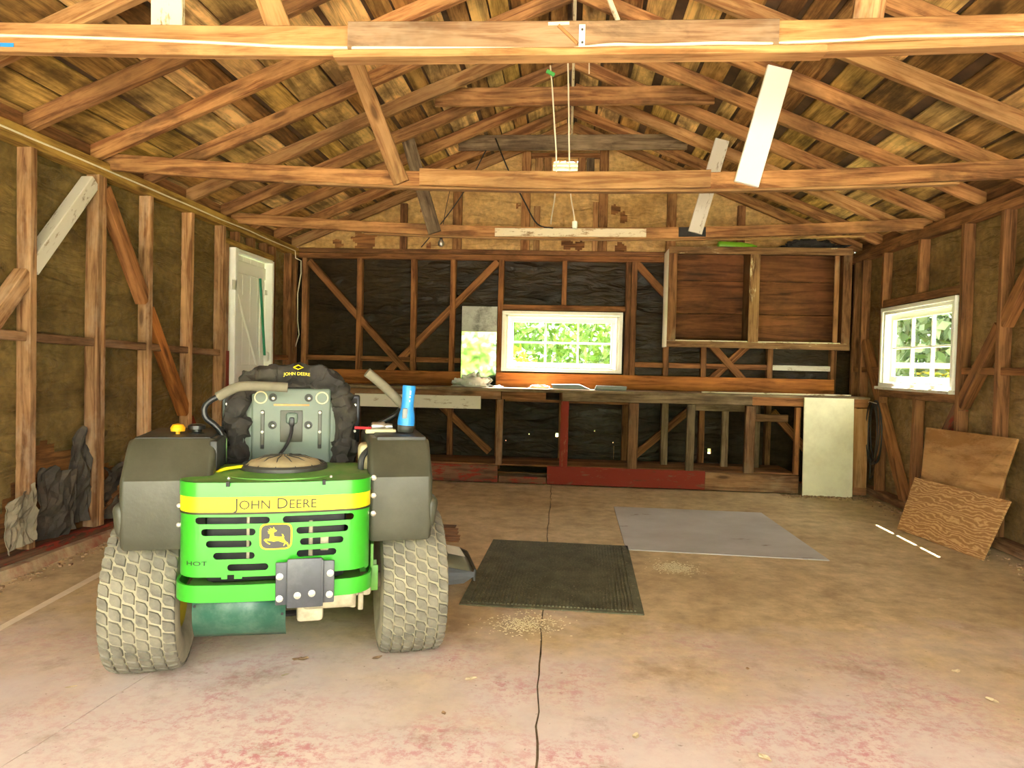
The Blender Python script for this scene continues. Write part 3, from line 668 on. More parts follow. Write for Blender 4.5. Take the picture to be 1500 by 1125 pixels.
for k in range(3): bb('shelf_plank', (-2.3, BF+.12+k*.2, .2), (2.36, BF+.12+k*.2, .2), .19, .02, W['stud_dark'], up=(0, 1, 0))
bb('end_panel', (2.975, BF-.0, .09), (2.975, BF-.0, .89), .16, .015, W['ply'], up=(1, 0, 0))
bb('base_rail', (2.89, BF+.02, .05), (3.06, BF+.02, .05), .08, .04, W['stud_dark'])
# cabinet
cab = empty('wall_cabinet', (2.0, 7.95, 1.485)); tag(cab, 'open doorless timber wall cabinet with two bays above the bench', 'cabinet')
CY = 7.75; cx0, cx1, cz0, cz1 = 1.06, 2.945, 1.485, 2.545
def cbd(name, *a, **k): return board(name, *a, parent=cab, **k)
cbd('side_panel', (cx0+.012, CY+.18, cz0), (cx0+.012, CY+.18, cz1-.02), .36, .024, W['pale_board'], up=(0, 1, 0)); cbd('side_panel', (cx1-.012, CY+.18, cz0), (cx1-.012, CY+.18, cz1-.02), .36, .024, W['cabinet'], up=(0, 1, 0))
cbd('top_panel', (cx0+.025, CY+.18, cz1-.012), (cx1-.025, CY+.18, cz1-.012), .36, .022, W['cabinet'], up=(0, 1, 0)); cbd('bottom_panel', (cx0+.025, CY+.18, cz0+.065), (cx1-.025, CY+.18, cz0+.065), .36, .022, W['cream'], up=(0, 1, 0))
for (xa, xb) in ((cx0+.025, 1.965), (1.967, cx1-.025)):
    zz = [cz0+.08, cz0+.38, cz0+.74, cz1-.03]
    for a, b in zip(zz[:-1], zz[1:]): cbd('back_plank', (xa, CY+.335, (a+b)/2), (xb, CY+.335, (a+b)/2), b-a-.004, .018, W['cab_back'])
cbd('divider', (1.93, CY+.18, cz0+.08), (1.93, CY+.18, cz1-.025), .3, .02, W['cabinet'], up=(0, 1, 0))
cbd('top_rail', (cx0, CY-.01, cz1-.035), (cx1, CY-.01, cz1-.035), .075, .022, W['cab_face']); cbd('bottom_rail', (cx0, CY-.01, cz0+.03), (cx1, CY-.01, cz0+.03), .065, .022, W['cab_face'])
for x, w_ in ((cx0+.045, .09), (1.955, .105), (cx1-.045, .09), (cx1-.14, .05)): cbd('stile', (x, CY-.012 if w_ > .06 else CY+.02, cz0+.065), (x, CY-.012 if w_ > .06 else CY+.02, cz1-.075), w_, .022, W['cab_face'] if w_ > .1 else W['cabinet'], up=(1, 0, 0))
# things on the cabinet
def bottle(name, label, cat, p, d, r, L, mat):
    m = MB(); d = V(d).normalized(); p = V(p)
    m.tube([p, p+d*.015, p+d*L*.6, p+d*L*.85, p+d*L], [r*.8, r, r, r*.7, r*.3], 16)
    return tag(m.build(name, mat, smooth=True), label, cat)
bottle('lime_float', 'lime green plastic float lying on top of the cabinet', 'float', (1.6, 7.9, 2.59), (1, .1, -.02), .045, .42, M['lime'])
def crumple(name, label, cat, c, sx, sy, sz, mat, n=18, rough=.35, s=0, top=True):
    m = MB()
    for i in range(n+1):
        th = PI*i/n*(.5 if top else 1)
        for k in range(n*2):
            ph = PI*k/n; d = V((math.sin(th)*math.cos(ph), math.sin(th)*math.sin(ph), math.cos(th)))
            q = 1+rough*(nz(d.x*2.3+s, d.y*2.3, d.z*2.3)+.6*nz(d.x*6+s, d.y*6, d.z*6))
            m.v.append(V((c[0]+d.x*sx*q, c[1]+d.y*sy*q, c[2]+max(0, d.z*sz*q))))
    w_ = n*2
    for i in range(n):
        for k in range(w_): m.f.append((i*w_+k, i*w_+(k+1) % w_, (i+1)*w_+(k+1) % w_, (i+1)*w_+k))
    if top: m.f.append(tuple(range(n*w_+w_-1, n*w_-1, -1)))
    return tag(m.build(name, mat, smooth=True), label, cat)
crumple('tarp_bundle', 'dark crumpled tarp bundle on the end of the cabinet top', 'tarp', (2.55, 7.92, 2.546), .33, .14, .1, M['dark'], s=3.3, rough=.6)
# things on the bench
mir = empty('mirror', (-.99, D-.05, 1.005)); tag(mir, 'tall clouded mirror leaning on the bench beside the back window', 'mirror')
mm = [on(px, py, 1, D-.04) for px, py in ((678, 447), (727, 447), (727, 558), (677, 558))]
xa, xb, za, zb = -1.19, -.79, 1.005, 1.905
zc = 1.62
board('mirror_glass', ((xa+xb)/2, D-.047, za), ((xa+xb)/2, D-.037, zc), xb-xa, .006, M['mirror'], mir, up=(1, 0, 0)); board('clouded_glass', ((xa+xb)/2, D-.036, zc+.003), ((xa+xb)/2, D-.033, zb), xb-xa, .006, M['mirror_old'], mir, up=(1, 0, 0))
board('edge_strip', (xa, D-.043, zc), (xb, D-.043, zc), .006, .005, M['cable'], mir)
crumple('plastic_bag', 'crumpled clear plastic bag at the foot of the mirror', 'plastic bag', (-1.05, 7.86, 1.002), .2, .1, .11, M['plastic_bag'], s=1.7, rough=.5)
crumple('paper_scrap', 'white crumpled paper scrap on the bench under the window', 'paper', (-.28, 7.84, 1.002), .12, .06, .035, M['newsp'], 10, s=5)
crumple('paper_scrap', 'tiny white paper crumb beside the mirror on the bench', 'paper', (-.74, 7.86, 1.002), .06, .04, .02, M['newsp'], 8, s=8)
def tray(x0, x1, y, lab, bend):
    m = MB(); h = .045
    pr_ = [(x0, h), (x0+.02, 0), (x1-.05, 0), (x1, h*.1)] if bend else [(x0, 0), (x1, 0), (x1, h), (x0, h)]
    m.prism([(x, z) for x, z in ([(x0, .05), (x0+.02, .004), (x1, .004), (x1-.12, .055)] if bend else [(x0, .004), (x1, .004), (x1+.01, .045), (x0+.02, .05)])], 0, .16,
            Matrix(((1, 0, 0, 0), (0, 0, 1, y), (0, 1, 0, 1.002), (0, 0, 0, 1))))
    return tag(m.build('grey_tray', M['greyp']), lab, 'tray')
tray(-.15, .27, 7.66, 'dark grey tray with sloped end on the bench under the window', True); tray(.31, .64, 7.66, 'flat grey tray below the right corner of the back window', False)
tag(board('lath', (1.42, 7.62, 1.012), (2.92, 7.6, 1.016), .016, .03, W['cream']), 'thin pale lath lying along the bench below the cabinet', 'lath')
# ================================================================== LEANING SHEETS, CORD
pn = board('white_panel', (2.645, 7.385, .003), (2.648, 7.432, .99), .488, .016, M['panel_white'], up=(1, 0, 0))
tag(pn, 'cream painted panel standing against the right end of the bench', 'panel')
def leaning(name, label, bl, br, tl, tr, th, mat):
    bl, br, tl, tr = map(V, (bl, br, tl, tr)); n = (br-bl).cross(tl-bl).normalized()*th
    m = MB(); m.add([bl, br, tr, tl, bl+n, br+n, tr+n, tl+n], [(0, 1, 2, 3), (4, 7, 6, 5), (0, 4, 5, 1), (1, 5, 6, 2), (2, 6, 7, 3), (3, 7, 4, 0)])
    c = sum((bl, br, tr, tl), V())/4; ex = (br-bl).normalized(); ez = ex.cross(tl-bl).normalized(); ey = ez.cross(ex)
    B = Matrix(((ex.x, ey.x, ez.x, c.x), (ex.y, ey.y, ez.y, c.y), (ex.z, ey.z, ez.z, c.z), (0, 0, 0, 1)))
    inv = B.inverted(); m.v = [inv @ p for p in m.v]
    o = m.build(name, mat); o.matrix_basis = B; return tag(o, label, 'plywood sheet')
leaning('plywood_sheet', 'smooth plywood sheet leaning on the right wall, behind the grained one', (2.80, 5.86, .002), (2.925, 5.22, .002), on(1359, 627, 0, 3.05), on(1493, 644, 0, 3.075), .016, W['ply'])
def ply_grain():
    t = NT('heavy plywood grain'); c = t.coord((1.6, 5.2, 3), False)
    w_ = t.n('ShaderNodeTexWave'); w_.inputs['Scale'].default_value = 2.6; w_.inputs['Distortion'].default_value = 18; w_.inputs['Detail'].default_value = 4; w_.inputs['Detail Scale'].default_value = 1.1
    w_.bands_direction = 'Y'; t.l(c, w_.inputs['Vector'])
    k = t.ramp(w_.outputs['Fac'], [(.2, (.34, .165, .055, 1)), (.6, (.42, .215, .075, 1)), (.95, (.58, .34, .14, 1))]); t.bump(w_.outputs['Fac'], .3, .003); return t.done(k, .75)
g0, g1 = G(1317, 776), G(1441, 822)
leaning('plywood_sheet', 'strongly grained plywood sheet leaning in front of the smooth one', (g0.x, g0.y, .002), (g1.x, g1.y, .002), on(1343, 700, 0, 2.83), on(1482, 735, 0, 2.95), .018, ply_grain())
m = MB()
for k in range(7):
    c = V((XR-.02-.012*k*.6, 7.34+.012*math.sin(k*2.1), .66+.012*math.cos(k*1.7))); ry, rz = .13+.008*math.sin(k*1.3), .30+.01*math.cos(k*2.2)
    m.tube([c+V((-.01*math.sin(a*1+k), ry*math.cos(a), rz*math.sin(a))) for a in [2*PI*i/36 for i in range(37)]], .0055, 6)
coil = m.build('cord_loops', M['rubber'], smooth=True)
cc = empty('coiled_cord', (XR-.04, 7.34, .36)); coil.parent = cc; coil.matrix_parent_inverse = wm(cc).inverted()
MB().tube(cubic([(XR-.06, 7.36, .4), (XR-.08, 7.3, .3), (XR-.07, 7.33, .2), (XR-.06, 7.28, .24)]), .006, 6).build('loose_end', M['rubber'], cc, True, True)
MB().tube([(XR-.06, 7.25, .955), (XR-.09, 7.34, .97), (XR-.06, 7.44, .96)], .004, 6).build('tie_wire', M['cable'], cc, True, True)
tag(cc, 'coil of black cord hanging on the right wall beside the bench', 'cord')
# ================================================================== FLOOR COVERINGS
q = [G(713, 793), G(910, 798), G(963, 897), G(682, 889)]
rm = empty('rubber_mat', (0, 4.35, 0)); tag(rm, 'dark ribbed rubber floor mat beside the mower', 'mat')
c0 = V((-.03, 4.34, 0)); hw, hl, ang = .475, .70, math.radians(1.5)
RM = Matrix.Translation(c0) @ Matrix.Rotation(-ang, 4, 'Z')
MB().rbox((0, 0, .004), (hw*2, hl*2, .006), .0025, 1).add([], []).build('mat_base', M['mat'], rm).matrix_basis = rm.matrix_basis.inverted() @ RM
m = MB(); nr = 46
for i in range(nr):
    x = -hw+.035+(2*hw-.07)*(i+.5)/nr; m.box((x, 0, .0095), (.010, hl*2-.07, .007))
ribs = m.build('ribbing', M['mat'], rm, fix=False); ribs.matrix_basis = rm.matrix_basis.inverted() @ RM; ribs['kind'] = 'stuff'
p = [G(*t_) for t_ in ((899, 743), (1115, 752), (1215, 822), (917, 806))]
m = MB(); m.prism([(a.x, a.y) for a in p], .001, .007); tag(m.build('floor_board', M['sheet']), 'large pale grey sheet of board lying flat on the floor', 'board')
# ================================================================== CABLES, CORDS, FITTINGS OVERHEAD
pts = [on(px, py, 1, T1-.052 if 515 < px < 1135 else T1-.027) for px, py in ((-220, 48), (0, 52), (150, 56), (300, 62), (420, 68), (512, 70), (530, 70), (700, 71), (820, 72), (850, 70), (900, 65), (960, 66), (1050, 63), (1125, 64), (1140, 63), (1250, 58), (1300, 54), (1500, 50), (1750, 44))]
tag(MB().tube(cubic(pts, 5), .0065, 6).build('electric_cable', M['cable'], smooth=True), 'cream electric cable stapled along the nearest tie beam', 'cable')
pts = [V((XL+.006, y, ZP-.055+.012*nz(y*1.7))) for y in lin(FRONT+.1, 8.0, 30)]+[on(433, 378, 1, 8.02), on(441, 382, 1, 8.06), on(441, 400, 1, 8.08), on(436, 430, 1, 8.08), on(436, 470, 1, 8.08), on(438, 490, 1, 8.08), on(432, 510, 1, 8.08), on(431, 530, 1, 8.08)]
tag(MB().tube(pts, .006, 6).build('electric_cable', M['cable'], smooth=True), 'thin cable along the left wall plate dropping down the back corner', 'cable')
st = empty('metal_strap', on(852, 55, 1, T1-.06)); tag(st, 'white drilled metal strap screwed to the nearest tie beam', 'strap')
p0, p1 = on(853, 36, 1, T1-.054), on(852, 73, 1, T1-.054)
board('strap_plate', p0, p1, .024, .004, M['galv'], st, up=(1, 0, 0)); [MB().tube([on(853, py, 1, T1-.0565), on(853, py, 1, T1-.061)], .005, 8).build('screw', M['wire'], st, keep=True) for py in (43, 62)]
br = empty('shelf_bracket', on(825, 38, 1, T1-.05)); tag(br, 'small rusty bracket on top of the nearest tie beam', 'bracket')
board('bracket_arm', on(803, 35, 1, T1-.05), on(834, 34, 1, T1-.05), .012, .01, M['nail'], br); board('bracket_stay', on(818, 37, 1, T1-.054), on(846, 64, 1, T1-.054), .012, .008, W['rafter'], br)
def cord(name, label, pts, r, mat, cat='cord', parent=None):
    o = MB().tube(cubic(pts, 5), r, 6).build(name, mat, parent, True, parent is not None)
    return tag(o, label, cat) if label else o
h1 = empty('pull_cord', on(806, 107, 1, 4.6)); tag(h1, 'pale pull cord with green clip hanging from the ridge', 'cord')
cord('cord', None, [on(806, 96, 1, 4.6), on(809, 130, 1, 4.6), on(812, 180, 1, 4.6), on(815, 235, 1, 4.6), on(813, 285, 1, 4.85), on(808, 318, 1, 5.2), on(807, 328, 1, 5.3)], .005, M['cable'], parent=h1)
board('clip', on(801, 104, 1, 4.58), on(812, 110, 1, 4.58), .022, .02, M['lime_clip'], h1)
h2 = empty('lamp_cord', on(833, 100, 1, 4.62)); tag(h2, 'pale lamp cord with empty socket hanging from the ridge', 'cord')
cord('cord', None, [on(832, 92, 1, 4.62), on(833, 150, 1, 4.62), on(834, 235, 1, 4.62), on(836, 285, 1, 4.85), on(840, 310, 1, 5.2), on(842, 326, 1, 5.3)], .005, M['cable'], parent=h2)
pS = on(842, 330, 1, 5.3); MB().lathe([(.014, .03), (.02, .025), (.02, -.01), (.016, -.025)], 14, Matrix.Translation(pS)).build('socket', M['decal_white'], h2, True, True)
cord('hanging_wire', 'dark wire slanting from the far collar tie down to the tie beam', [on(726, 203, 1, 7.25), on(745, 250, 1, 7.0), on(768, 295, 1, 6.8), on(787, 328, 1, 6.62), on(810, 334, 1, 6.55)], .007, M['wire'], 'wire')
cord('hanging_wire', 'thin wire slanting toward the round bulb by the back gable', [on(712, 220, 1, 7.3), on(680, 280, 1, 7.5), on(648, 325, 1, 7.7), on(617, 362, 1, 7.9)], .006, M['wire'], 'wire')
cord('dangling_string', 'short white string dangling under the nearest tie beam', [on(863, 88, 1, 3.4), on(863, 100, 1, 3.4), on(863, 108, 1, 3.4)], .003, M['cable'], 'string')
bp = on(646, 356, 1, 7.75); bl = empty('light_bulb', bp); tag(bl, 'clear round light bulb hanging in front of the back gable', 'light bulb')
MB().lathe([(.001, -.04), (.022, -.034), (.034, -.012), (.034, .008), (.02, .03), (.013, .042)], 18).build('bulb', M['steel'], bl, True); MB().lathe([(.014, .04), (.016, .045), (.016, .08), (.006, .085)], 14).build('socket', M['black'], bl, True)
cord('bulb_wire', None, [bp+V((0, 0, .08)), bp+V((.02, 0, .2)), bp+V((.03, .1, .4)), V((bp.x+.05, 8.05, roofz(bp.x)-.02))], .004, M['wire'], parent=bl)
# ================================================================== MOWER (local: x right, y toward its front, z up; it is seen from behind)
mow = empty('riding_mower', (-1.174, 2.925, 0), math.radians(19)); tag(mow, 'green zero-turn riding mower with yellow band, parked with its back to us', 'riding mower')
def mp(mb, name, mat, parent=None, smooth=True, label=None):
    o = mb.build(name, mat, parent or mow, smooth)
    if label: o['label'] = label
    return o
TX = Matrix(((0, 0, 1, 0), (1, 0, 0, 0), (0, 1, 0, 0), (0, 0, 0, 1)))           # lathe axis -> x
def tyre(cx, R, Wd, rim_r, nm='rear_wheel', lugs=True, cy=0.0):
    hw = Wd/2
    prof = [(rim_r, -hw*.78), (rim_r+.02, -hw*.92), (R*.72, -hw*1.0), (R*.86, -hw*.985), (R*.935, -hw*.93), (R*.97, -hw*.8), (R*.985, -hw*.5), (R*.99, 0), (R*.985, hw*.5), (R*.97, hw*.8), (R*.935, hw*.93), (R*.86, hw*.985), (R*.72, hw*1.0), (rim_r+.02, hw*.92), (rim_r, hw*.78)]
    T = Matrix.Translation((cx, cy, R)) @ TX
    m = MB().lathe(prof, 56, T, close=False); m.f = m.f[:-2]
    ty = mp(m, 'tyre', M['tyre_groove'])
    m = MB().lathe([(.02, -hw*.2), (rim_r*.5, -hw*.25), (rim_r*.9, -hw*.5), (rim_r+.012, -hw*.8), (rim_r+.012, hw*.8), (rim_r*.9, hw*.5), (rim_r*.5, hw*.25), (.02, hw*.2)], 32, T)
    mp(m, 'rim', M['rim'], ty)
    if lugs:
        m = MB(); rows = 6; na = 38
        def sp(x, a, e):
            t = abs(x)/hw; r = R*(.99-.02*t*t-(.055*max(0, (t-.78)/.2)**2))+e
            return (cx+x, cy+r*math.cos(a), R+r*math.sin(a))
        for i in range(rows):
            xc = (-.5+(i+.5)/rows)*Wd*.97; w_ = Wd/rows*.44
            for k in range(na):
                da = 2*PI/na; a0 = k*da+da*(.5*(i % 2))+.05*i; la = da*.4; sk = da*.16
                P = [(-w_, -la-sk), (w_*.55, -la+sk*.4), (w_, -la*.5+sk), (w_, la+sk), (-w_*.55, la-sk*.4), (-w_, la*.5-sk)]
                b = [sp(xc+px, a0+pa, 0) for px, pa in P]; t_ = [sp(xc+px*.9, a0+pa*.9, .008) for px, pa in P]; n = 6
                m.add(b+t_, [tuple(range(n, 2*n))]+[(q_, (q_+1) % n, n+(q_+1) % n, n+q_) for q_ in range(n)])
        o = m.build('tread', M['tyre'], ty, fix=True); o['kind'] = 'stuff'
    return ty
tyre(.532, .302, .275, .15); tyre(-.495, .302, .275, .15)
MB_ = lambda: MB()
mp(MB().tube([(-.5, 0, .302), (.5, 0, .302)], .035, 10), 'axle', M['alloy'])
mp(MB().rbox((0, .55, .3), (.62, 1.3, .07), .01).rbox((0, .2, .45), (.5, .5, .25), .02), 'frame', M['engine'])
for s in (-1, 1):
    T = Matrix.Translation((s*.48, 1.35, .14)) @ TX
    w_ = mp(MB().lathe([(.05, -.05), (.12, -.055), (.14, -.03), (.14, .03), (.12, .055), (.05, .05)], 24, T), 'caster_wheel', M['tyre']); mp(MB().rbox((s*.48, 1.3, .34), (.15, .08, .04), .01).rbox((s*.4, 1.32, .24), (.02, .06, .2), .005).rbox((s*.56, 1.32, .24), (.02, .06, .2), .005), 'caster_fork', M['green'], w_)
mp(MB().rbox((0, 1.0, .42), (.7, .75, .04), .012), 'foot_deck', M['tank_dark'])
# ---- cutting deck and discharge chute
mp(MB().rbox((0, .78, .2), (1.22, .72, .17), .05, 3), 'mower_deck', M['green'])
ch = MB(); n = 10
for i in range(n+1):
    u = i/n; x = .6+.36*u
    for j in range(n+1):
        v = j/n; y = .62+.48*v; ch.v.append(V((x, y-.02*u*math.sin(v*PI), .235-.05*u-.03*u*u-.02*(1-v)*u+.012*math.sin(v*PI)-.03*(abs(2*v-1))**6)))
for i in range(n):
    for j in range(n): k = i*(n+1)+j; ch.f.append((k, k+n+1, k+n+2, k+1))
cho = mp(ch, 'discharge_chute', M['chute']); md = cho.modifiers.new('thickness', 'SOLIDIFY'); md.thickness = .012
c2 = MB(); c2.add([(.58, .612, .14), (.955, .612, .105), (.96, .618, .128), (.58, .618, .212), (.58, .60, .06), (.9, .60, .075)], [(4, 5, 1, 0), (0, 1, 2, 3)])
c3 = mp(c2, 'chute_skirt', M['tank_dark'], cho, False); md = c3.modifiers.new('thickness', 'SOLIDIFY'); md.thickness = .01
mp(MB().tube([(.955, .6, .085), (.965, .62, .135), (.965, .86, .172), (.96, 1.1, .135)], .009, 6), 'chute_edge', M['tank_dark'], cho)
L_ = MB(); L_.add([(.835, .72, .207), (.93, .72, .184), (.93, .9, .193), (.835, .9, .215)], [(0, 1, 2, 3)]); mp(L_, 'warning_label', M['decal_white'], cho, False)
# ---- hood: curved rear shell with slots
def plan(t):
    """outline of the hood from its left side round the back to its right side, t in 0..1, symmetric"""
    t = max(0., min(1., t)); s = 1 if t >= .5 else -1; q = abs(t-.5)*2
    bl, al, sl_ = .245, .135, .26; tot = bl+al+sl_; d = q*tot
    if d < bl: return V((s*d, -.445+.018*(d/bl)**2))
    if d < bl+al:
        a = (d-bl)/al*PI/2; return V((s*(bl+.093*math.sin(a)), -.427+.1*(1-math.cos(a))))
    return V((s*(.338+.0*(d-bl-al)), -.327+(d-bl-al)))
def shell(z0, z1, n=64, th=.006, out=0., t0=0., t1=1., zf=None):
    m = MB()
    for i in range(n+1):
        t = t0+(t1-t0)*i/n; p = plan(t); e = plan(t+.004)-plan(t-.004); nn = V((e.y, -e.x)).normalized()
        a = p+nn*out; b = p+nn*(out-th); lo = zf(t) if zf else z0
        m.v += [V((a.x, a.y, lo)), V((a.x, a.y, z1)), V((b.x, b.y, z1)), V((b.x, b.y, lo))]
    for i in range(n):
        for k in range(4): k2 = (k+1) % 4; m.f.append((i*4+k, i*4+k2, i*4+4+k2, i*4+4+k))
    m.f += [(0, 1, 2, 3), (n*4+3, n*4+2, n*4+1, n*4)]
    return m
hood = mp(shell(.462, .697), 'hood', M['green'])
cut = MB()
def stadium(x0, x1, zc, r=.0125):
    pts = [(x1-r+r*math.sin(a), zc+r*math.cos(a)) for a in [PI*k/8 for k in range(9)]]+[(x0+r-r*math.sin(a), zc-r*math.cos(a)) for a in [PI*k/8 for k in range(9)]]
    cut.prism(pts, -.7, -.3, Matrix(((1, 0, 0, 0), (0, 0, 1, 0), (0, 1, 0, 0), (0, 0, 0, 1))))
for x0, x1, z in ((-.275, -.022, .672), (-.255, -.07, .630), (-.238, -.083, .588), (-.213, -.072, .545), (-.165, -.025, .503),
                  (.022, .275, .672), (.07, .255, .630), (.083, .238, .588), (.072, .213, .545), (.025, .1, .503)): stadium(x0, x1, z)
cut.box((-.153, -.5, .462), (.024, .4, .03)); cut.box((-.26, -.5, .456), (.15, .4, .026)); cut.box((-.05, -.5, .456), (.13, .4, .026)); cut.box((.17, -.5, .45), (.3, .4, .04))
co = cut.build('cutter', None); co.parent = mow
md = hood.modifiers.new('slots', 'BOOLEAN'); md.operation = 'DIFFERENCE'; md.object = co; md.solver = 'EXACT'; md.use_self = True
bpy.context.view_layer.update()
dg = bpy.context.evaluated_depsgraph_get(); me = bpy.data.meshes.new_from_object(hood.evaluated_get(dg)); hood.modifiers.clear()
hood.data = me; bpy.data.objects.remove(co)
try: me.set_sharp_from_angle(angle=math.radians(30))
except Exception: pass
mp(shell(.757, .808, out=.004), 'hood_lip', M['green'], hood); mp(shell(.701, .757, out=.0025), 'band', M['yellow'], hood, label='yellow decal band')
mp(shell(.694, .7015, out=.0032), 'band_edge', M['letter'], hood)
top = MB(); N = 48; top.v = [V((*plan(i/N), .809)) for i in range(N+1)]+[V((plan(i/N).x*.8, -.06+.2*(plan(i/N).y+.1), .822)) for i in range(N+1)]
top.f = [(i, i+1, N+2+i, N+1+i) for i in range(N)]; mp(top, 'hood_top', M['green_dusty'], hood)
mp(MB().rbox((0, -.14, .80), (.62, .3, .03), .01), 'engine_deck', M['green_dusty'])
for x in (-.17, .19): mp(MB().lathe([(.006, .0), (.006, .006), (.002, .009)], 10, Matrix.Translation((x, -.38, .812))), 'bolt', M['bolt'], hood)
for s in (-1, 1): mp(MB().box((s*.165, -.448, .805), (.012, .012, .018)), 'latch_notch', M['engine'], hood)
mp(MB().rbox((0, -.24, .60), (.5, .3, .34), .03), 'engine', M['engine']); [mp(MB().rbox(c_, d_, .004), 'engine_fin', M['alloy']) for c_, d_ in (((-.1, -.385, .6), (.012, .02, .16)), ((.12, -.385, .58), (.016, .02, .15)), ((.17, -.385, .57), (.03, .02, .06)))]
# lettering on the band
def wrap(vs, fs, x0, z0, out=.0042):
    m = MB()
    for p in vs:
        x = p.x+x0; y = -.445+.018*(x/.245)**2-out-p.z*.5
        m.v.append(V((x, y, p.y+z0)))
    m.f = list(fs); return m
xx = 0
parts = []
for body, size in (('J', .056), ('OHN', .046), ('D', .056), ('EERE', .046)):
    vs, fs = text_mesh(body, size); w_ = max(v.x for v in vs)-min(v.x for v in vs); mn = min(v.x for v in vs)
    if body == 'D': xx += .018
    parts.append((vs, fs, xx-mn)); xx += w_+.006
sc = .292/xx
for vs, fs, o_ in parts:
    mp(wrap([V(((v.x+o_)*sc-.146, v.y, v.z)) for v in vs], fs, 0, .713), 'lettering', M['letter'], hood, False)
vs, fs = text_mesh('HOT', .022)
m = MB(); xs = [v.x for v in vs]; mid = (min(xs)+max(xs))/2
for v in vs:
    a = (v.x-mid)*1.5; t = .5-(.245+.022-a)/(.245+.135+.26)/2; p = plan(t); e = plan(t+.004)-plan(t-.004); nn = V((e.y, -e.x)).normalized()
    q_ = p+nn*(.003+v.z*.3); m.v.append(V((q_.x, q_.y, .512+v.y)))
m.f = list(fs); mp(m, 'hot_lettering', M['engine'], hood, False)
# emblem: bordered plate with a leaping deer
em = lambda px, py: ((px-735)/715*.112, (555-py)/715*.112)
def ey_(x, o): return -.445+.018*(x/.245)**2-o
def emb(poly, o0, o1, name, mat, par):
    m = MB(); n = len(poly); c = [(x, ey_(x, o1), z+.612) for x, z in poly]; b = [(x, ey_(x, o0), z+.612) for x, z in poly]
    m.add(b+c, [tuple(range(n, 2*n))]+[(i, (i+1) % n, n+(i+1) % n, n+i) for i in range(n)]); return mp(m, name, mat, par, False)
def sq(k):
    out = []
    for i in range(40):
        a = 2*PI*i/40; c_, s_ = math.cos(a), math.sin(a); e = .38
        out.append((.0565*k*math.copysign(abs(c_)**e, c_)*(1-.05*(s_ < 0)*abs(s_)), .0475*k*math.copysign(abs(s_)**e, s_)))
    return out
eb = emb(sq(1), 0, .004, 'emblem', M['yellow'], hood); emb(sq(.9), .003, .0048, 'emblem_face', M['emblem'], hood)
DEER = [(560, 455), (600, 440), (545, 425), (600, 410), (560, 370), (625, 395), (600, 340), (660, 380), (680, 325), (705, 375), (720, 400), (755, 410), (740, 440), (690, 450), (685, 500), (700, 550), (800, 560), (880, 560), (860, 495), (890, 510), (915, 555), (910, 600), (940, 660), (1000, 710), (1030, 790), (1000, 790), (960, 715), (905, 785), (900, 770), (930, 710), (840, 680), (780, 655), (690, 670), (610, 655), (540, 640), (530, 655), (560, 685), (615, 715), (605, 735), (560, 715), (510, 670), (470, 625), (500, 600), (590, 600), (605, 540), (600, 490), (570, 480)]
emb([em(*p_) for p_ in DEER], .004, .0056, 'leaping_deer', M['yellow'], hood)
# ---- bumper, hitch bracket, shield plate, transaxle
bmp = shell(.382, .443, out=.012, th=.01); mp(bmp, 'bumper', M['green'])
mp(MB().rbox((0, -.3, .41), (.62, .2, .015), .004), 'bumper_shelf', M['green_dusty'])
hb = mp(MB().rbox((.103, -.482, .448), (.12, .012, .178), .004), 'hitch_bracket', M['hitch'])
[mp(MB().rbox((x_, -.468, .445), (.045, .01, .155), .004).rbox((x2_, -.475, .445), (.008, .022, .17), .002), 'bracket_flange', M['hitch'], hb) for x_, x2_ in ((.024, .045), (.184, .163))]
TB = lambda x, y, z: Matrix.Translation((x, y, z)) @ Matrix.Rotation(PI/2, 4, 'X')
for x, z, y in ((.016, .472, -.473), (.016, .392, -.473), (.192, .476, -.473), (.19, .398, -.473), (.078, .405, -.488), (.128, .41, -.488)):
    mp(MB().lathe([(.0125, 0), (.0125, .003), (.009, .0035), (.009, .008), (.006, .0095)], 12, TB(x, y, z)), 'bolt', M['bolt'], hb)
sh = MB(); n = 10
for i in range(n+1):
    z = .385-.155*i/n; y = -.40+.03*math.sin(i/n*PI)*-.6+.05*(i/n)**2
    sh.v += [V((-.285, y, z)), V((.035, y, z-.012))]
sh.f = [(2*i, 2*i+1, 2*i+3, 2*i+2) for i in range(n)]
so = mp(sh, 'shield_plate', M['green_deep']); md = so.modifiers.new('thickness', 'SOLIDIFY'); md.thickness = .005
for x, z in ((-.275, .365), (.024, .32)): mp(MB().lathe([(.005, 0), (.005, .004)], 10, TB(x, -.417 if z > .33 else -.42, z)), 'hole_bolt', M['engine'], so)
mp(MB().rbox((.19, -.28, .34), (.2, .14, .08), .02, 3).rbox((.12, -.27, .28), (.1, .1, .07), .015).rbox((.3, -.26, .36), (.1, .12, .05), .012).tube([(.28, -.33, .35), (.28, -.33, .3)], .012, 8).tube([(.31, -.32, .35), (.31, -.32, .285)], .011, 8), 'transaxle', M['alloy'])
mp(MB().tube([(-.1, -.2, .24), (.1, -.24, .26)], .012, 8), 'linkage', M['black'])
mp(MB().rbox((.352, -.26, .47), (.012, .09, .13), .003).rbox((.362, -.3, .40), (.03, .01, .1), .003).rbox((.362, -.22, .40), (.03, .01, .1), .003), 'side_bracket', M['green_dusty'])
